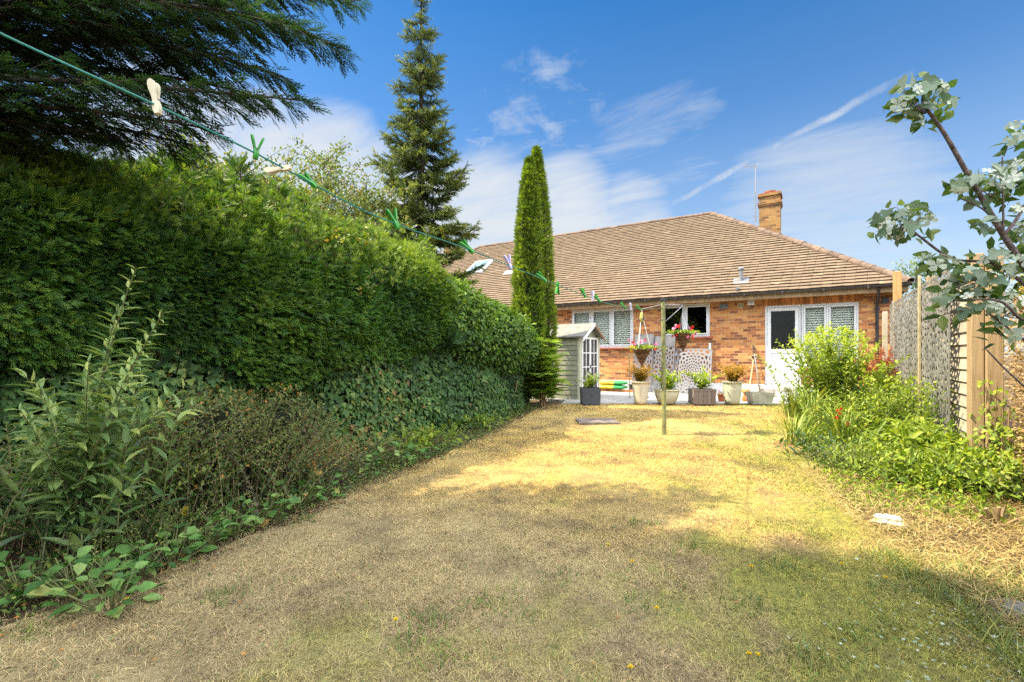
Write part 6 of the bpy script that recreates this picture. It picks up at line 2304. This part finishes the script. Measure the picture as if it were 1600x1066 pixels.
# bird ornament above the left basket
bc = P(1003, 497, pz)
t = thing('bird_ornament', 'small blue tit ornament on the left basket hook', 'ornament', bc)
m = MB()
m.lathe([(0, -.075), (.018, -.06), (.034, -.02), (.034, .015), (.022, .04), (.026, .058), (.018, .078), (0, .085)], bc - np.array([0, .02, 0]), 14)
m.build('body', M['bluetit'], t, smooth=True)
m = MB()
m.obox(bc + np.array([0, 0, -.085]), (1, 0, 0), (0, 1, 0), (0.1, 0, 1), .012, .006, .03)
m.obox(bc + np.array([.03, -.02, -.005]), (1, 0, .2), (0, 1, 0), (0.1, 0, 1), .006, .02, .035)
m.obox(bc + np.array([-.03, -.02, -.005]), (1, 0, .2), (0, 1, 0), (0.1, 0, 1), .006, .02, .035)
m.build('wing', M['slate_pot'], t)

# ------------------------------------------------------------------ white flowering shrub, right foreground
rb0 = np.array([.82, 2.18, 0.0])
fs_ = thing('white_flowering_shrub', 'leggy shrub with white flower clusters reaching in from the right', 'flowering shrub', rb0)
s, l, f, gl_ = MB(), MB(), MB(), MB()


def branch(pts, r0, r1):
    pts = smooth_path(np.array(pts), 6)
    s.tube(pts, np.linspace(r0, r1, len(pts)), 8)
    return pts


D0 = 1.62
root = P(1690, 600, D0)
mid = P(1640, 480, D0)
fork = P(1568, 368, D0)
branch([rb0, rb0 * .35 + root * .65 + np.array([.02, 0, 0]), root, mid, fork], .017, .009)
branch([fork, P(1512, 272, D0), P(1475, 208, D0), P(1446, 168, D0)], .0088, .005)
branch([fork, P(1567, 300, D0), P(1566, 245, D0)], .004, .002)
branch([fork, P(1590, 340, D0), P(1612, 290, D0), P(1600, 210, D0)], .006, .003)
branch([mid, P(1560, 415, D0 + .05), P(1490, 405, D0 + .1), P(1440, 372, D0 + .1), P(1415, 350, D0 + .1)], .006, .003)
branch([mid, P(1600, 500, D0 - .05), P(1560, 470, D0 - .08), P(1490, 470, D0)], .006, .003)
branch([root, P(1640, 560, D0), P(1585, 520, D0), P(1545, 490, D0)], .006, .003)
branch([fork, P(1540, 330, D0), P(1500, 310, D0)], .004, .002)
branch([root, P(1650, 640, D0), P(1585, 590, D0), P(1540, 545, D0)], .005, .002)
clusters = [(1445, 155, 46, 38, 46, D0), (1410, 345, 40, 26, 20, D0 + .1), (1440, 330, 22, 18, 8, D0 + .1), (1375, 352, 14, 14, 5, D0 + .1), (1462, 402, 22, 16, 8, D0 + .08), (1545, 290, 42, 26, 26, D0), (1590, 270, 30, 20, 12, D0),
            (1590, 215, 22, 22, 9, D0), (1505, 285, 22, 18, 8, D0), (1530, 425, 50, 30, 24, D0), (1500, 470, 40, 26, 18, D0), (1570, 470, 40, 40, 22, D0), (1590, 400, 30, 36, 14, D0), (1565, 515, 26, 18, 6, D0), (1592, 345, 26, 24, 9, D0), (1545, 350, 20, 14, 4, D0)]
for px, py, rx, ry, n, dd in clusters:
    f = MB()
    for i in range(n):
        a, q = rng.uniform(0, 2 * PI), math.sqrt(rng.uniform(0, 1))
        c = P(px + rx * q * math.cos(a), py + ry * q * math.sin(a), dd + rng.normal(0, .05))
        d = unit(-FW * .7 + UP * .35 + rng.normal(0, .55, 3))
        sd = unit(np.cross(d, rng.normal(size=3)))
        if i % 3 > 1:
            continue
        sz = rng.uniform(.017, .031)
        if rng.uniform() < .5:
            gl_.scatter(T_IVY, [c], [sd * .8 - UP * .3], [d], rng.uniform(.035, .06), rng.uniform(.035, .055), rng.uniform(0, 1))
            continue
        # flower faces d: template lies in its own d/side plane, normal = nn
        f.scatter(FLOWERS[rng.integers(0, 4)], [c], [sd], [d], sz, sz, rng.uniform(.1, 1))
    if f.n:
        f.build('flower_cluster', M['petal_white'], fs_)
    k = int(n * 1.9)
    a, q = rng.uniform(0, 2 * PI, k), np.sqrt(rng.uniform(0, 1, k))
    c = np.array([P(px + rx * 1.1 * q[i] * math.cos(a[i]), py + 5 + ry * 1.1 * q[i] * math.sin(a[i]), dd + .03 + abs(rng.normal(0, .05))) for i in range(k)])
    l.scatter(T_LEAF, c, rdir(k) + np.array([0, 0, -.3]) - RT * .4, rdir(k) + UP * .5, rng.uniform(.035, .06, k), rng.uniform(.02, .032, k), rng.uniform(0, 1, k))
    for i in range(max(2, n // 5)):
        e = c[rng.integers(0, k)]
        s.tube([P(px, py + ry * .6, dd), e], [.002, .001], 4, cap=False)
s.build('branch', M['bark_grey'], fs_, smooth=True)
l.build('foliage', M['shrub_leaf'], fs_)
gl_.build('pale_leaves', M['greyleaf'], fs_)

# ------------------------------------------------------------------ sun, sky, camera
SUN_D = np.array([.66, .33, -1.0])
el = math.atan2(1.0, math.hypot(.66, .33))
azr = math.atan2(-.66, -.33)
sun = bpy.data.lights.new('sun', 'SUN')
sun.energy = 3.7
sun.angle = math.radians(.55)
sun.color = (1.0, .87, .60)
so = bpy.data.objects.new('sun', sun)
so.rotation_euler = Vector(SUN_D).to_track_quat('-Z', 'Y').to_euler()
COL.objects.link(so)

w = bpy.data.worlds.new('World')
scene.world = w
w.use_nodes = True
nt = w.node_tree
nt.nodes.clear()
k = NT(nt)
sky = k.n('ShaderNodeTexSky', sky_type='NISHITA', sun_disc=False, sun_elevation=el, sun_rotation=azr % (2 * PI), air_density=1.0, dust_density=.35, ozone_density=2.5, altitude=0)
hsv = k.n('ShaderNodeHueSaturation', ins={'Saturation': 1.38, 'Value': .42, 'Color': sky.outputs[0]})
dirv = k.vmath('NORMALIZE', k.n('ShaderNodeTexCoord').outputs['Generated'])


def blobmask(px, py, inner, outer):
    d = unit(ray(px, py))
    dp = k.vmath('DOT_PRODUCT', dirv, tuple(d))
    mr = k.n('ShaderNodeMapRange', interpolation_type='SMOOTHSTEP', ins={0: dp, 1: math.cos(math.radians(outer)), 2: math.cos(math.radians(inner)), 3: 0.0, 4: 1.0})
    return mr.outputs[0]


# cirrus: project the direction on a high flat layer
sep = k.n('ShaderNodeSeparateXYZ', ins={0: dirv})
zz = k.math('ADD', k.math('MAXIMUM', sep.outputs[2], 0.0), .12)
cu = k.math('DIVIDE', sep.outputs[0], zz)
cv = k.math('DIVIDE', sep.outputs[1], zz)
cvec = k.n('ShaderNodeCombineXYZ', ins={0: cu, 1: cv, 2: 0.0}).outputs[0]
mp = k.n('ShaderNodeMapping', ins={'Vector': cvec, 'Rotation': (0, 0, math.radians(62)), 'Scale': (.55, 1.7, 1)}).outputs[0]
n1 = k.noise(mp, 1.3, 9, .62, .7)
n2 = k.noise(cvec, 7.0, 8, .62, .4)
n3 = k.noise(mp, 4.5, 8, .65, .5)


def layer(mask, noise, lo, hi, amt):
    """cloud where mask and noise together pass a threshold, so that its edge is ragged"""
    v = k.math('ADD', k.math('MULTIPLY', mask, .55), k.math('MULTIPLY', noise, .75))
    mr = k.n('ShaderNodeMapRange', interpolation_type='SMOOTHSTEP', ins={0: v, 1: lo, 2: hi, 3: 0.0, 4: amt})
    return k.math('MULTIPLY', mr.outputs[0], k.math('MULTIPLY', mask, 2.2, clamp=True))


bank = blobmask(880, 340, 1, 10)
for bx, by, br, bw_ in ((760, 350, 12, 1.0), (640, 350, 12, 1.0), (520, 300, 12, .95), (380, 270, 12, .95), (250, 230, 12, .9), (980, 345, 8, .85), (820, 300, 7, .6)):
    bank = k.math('MAXIMUM', bank, k.math('MULTIPLY', blobmask(bx, by, 1, br), bw_))
mixn = k.math('ADD', k.math('MULTIPLY', n1, .55), k.math('MULTIPLY', n3, .45))
cover = layer(bank, mixn, .5, 1.0, .95)
cover = k.math('MAXIMUM', cover, layer(blobmask(1290, 380, 3, 17), mixn, .5, 1.05, .7))
cover = k.math('MAXIMUM', cover, layer(blobmask(850, 190, 5, 13), k.math('ADD', k.math('MULTIPLY', n2, .7), k.math('MULTIPLY', n3, .3)), .86, 1.12, .6))
cover = k.math('MAXIMUM', cover, layer(blobmask(1020, 235, 4, 15), mixn, .84, 1.12, .6))
cover = k.math('MAXIMUM', cover, layer(blobmask(740, 225, 1, 5), n3, .88, 1.08, .7))
haze = k.ramp(sep.outputs[2], [(0.0, .8), (.12, .62), (.26, .3), (.42, .09), (.62, 0.0)])
cover = k.math('MAXIMUM', cover, haze)
# contrail
d1, d2 = unit(ray(1085, 300)), unit(ray(1395, 128))
nrm = unit(np.cross(d1, d2))
off = k.math('ABSOLUTE', k.math('ADD', k.vmath('DOT_PRODUCT', dirv, tuple(nrm)), k.math('MULTIPLY', k.math('SUBTRACT', k.noise(dirv, 11, 6, .7), .5), .018)))
core_ = k.n('ShaderNodeMapRange', interpolation_type='SMOOTHSTEP', ins={0: off, 1: .0115, 2: .001, 3: 0.0, 4: 1.0}).outputs[0]
dm = unit(ray(1175, 250))
along = k.n('ShaderNodeMapRange', interpolation_type='SMOOTHSTEP', ins={0: k.vmath('DOT_PRODUCT', dirv, tuple(dm)), 1: math.cos(math.radians(16)), 2: math.cos(math.radians(5)), 3: 0.0, 4: 1.0}).outputs[0]
trail = k.math('MULTIPLY', k.math('MULTIPLY', core_, along), k.ramp(k.noise(dirv, 16, 6, .65), [(.3, .2), (.62, .75)]))
cover = k.math('MAXIMUM', cover, trail, clamp=True)
# bright cloud sheet added out of view, overhead and behind, as fill light
view = k.vmath('DOT_PRODUCT', dirv, tuple(unit(ray(800, 520))))
sheet = k.n('ShaderNodeMapRange', interpolation_type='SMOOTHSTEP', ins={0: k.math('ADD', view, k.math('MULTIPLY', k.math('SUBTRACT', n1, .5), .25)), 1: .5, 2: .1, 3: 0.0, 4: 1.0}).outputs[0]
sheet = k.math('MULTIPLY', sheet, k.n('ShaderNodeMapRange', interpolation_type='SMOOTHSTEP', ins={0: sep.outputs[2], 1: .12, 2: .5, 3: 0.0, 4: 1.0}).outputs[0])
cloudcol = (1.72, 1.82, 1.92)
FILL_SHEET = (9.0, 9.5, 10.2)
skyc = k.mix(cover, hsv.outputs[0], cloudcol)
skyc = k.mix(sheet, skyc, FILL_SHEET)
bg = k.n('ShaderNodeBackground', ins={'Color': skyc, 'Strength': .15})
out = k.n('ShaderNodeOutputWorld', ins={'Surface': bg.outputs[0]})

cam = bpy.data.cameras.new('camera')
cam.sensor_width = 36
cam.lens = FPX / 1600 * 36
cam.shift_y = (HY - 533) / 1600
cam.clip_start, cam.clip_end = .05, 2000
co_ = bpy.data.objects.new('camera', cam)
co_.location = CAM
co_.rotation_euler = (PI / 2, 0, PHI)
COL.objects.link(co_)
scene.camera = co_

for o in scene.objects:
    if '_w' in o:
        del o['_w']

scene.view_settings.view_transform = 'Standard'
scene.view_settings.look = 'None'
scene.view_settings.exposure = 1.62
scene.view_settings.gamma = 1
scene.render.engine = 'CYCLES'
scene.cycles.max_bounces = 8
scene.cycles.transparent_max_bounces = 12
scene.cycles.use_denoising = False
scene.cycles.sample_clamp_indirect = 3
scene.cycles.sample_clamp_direct = 8
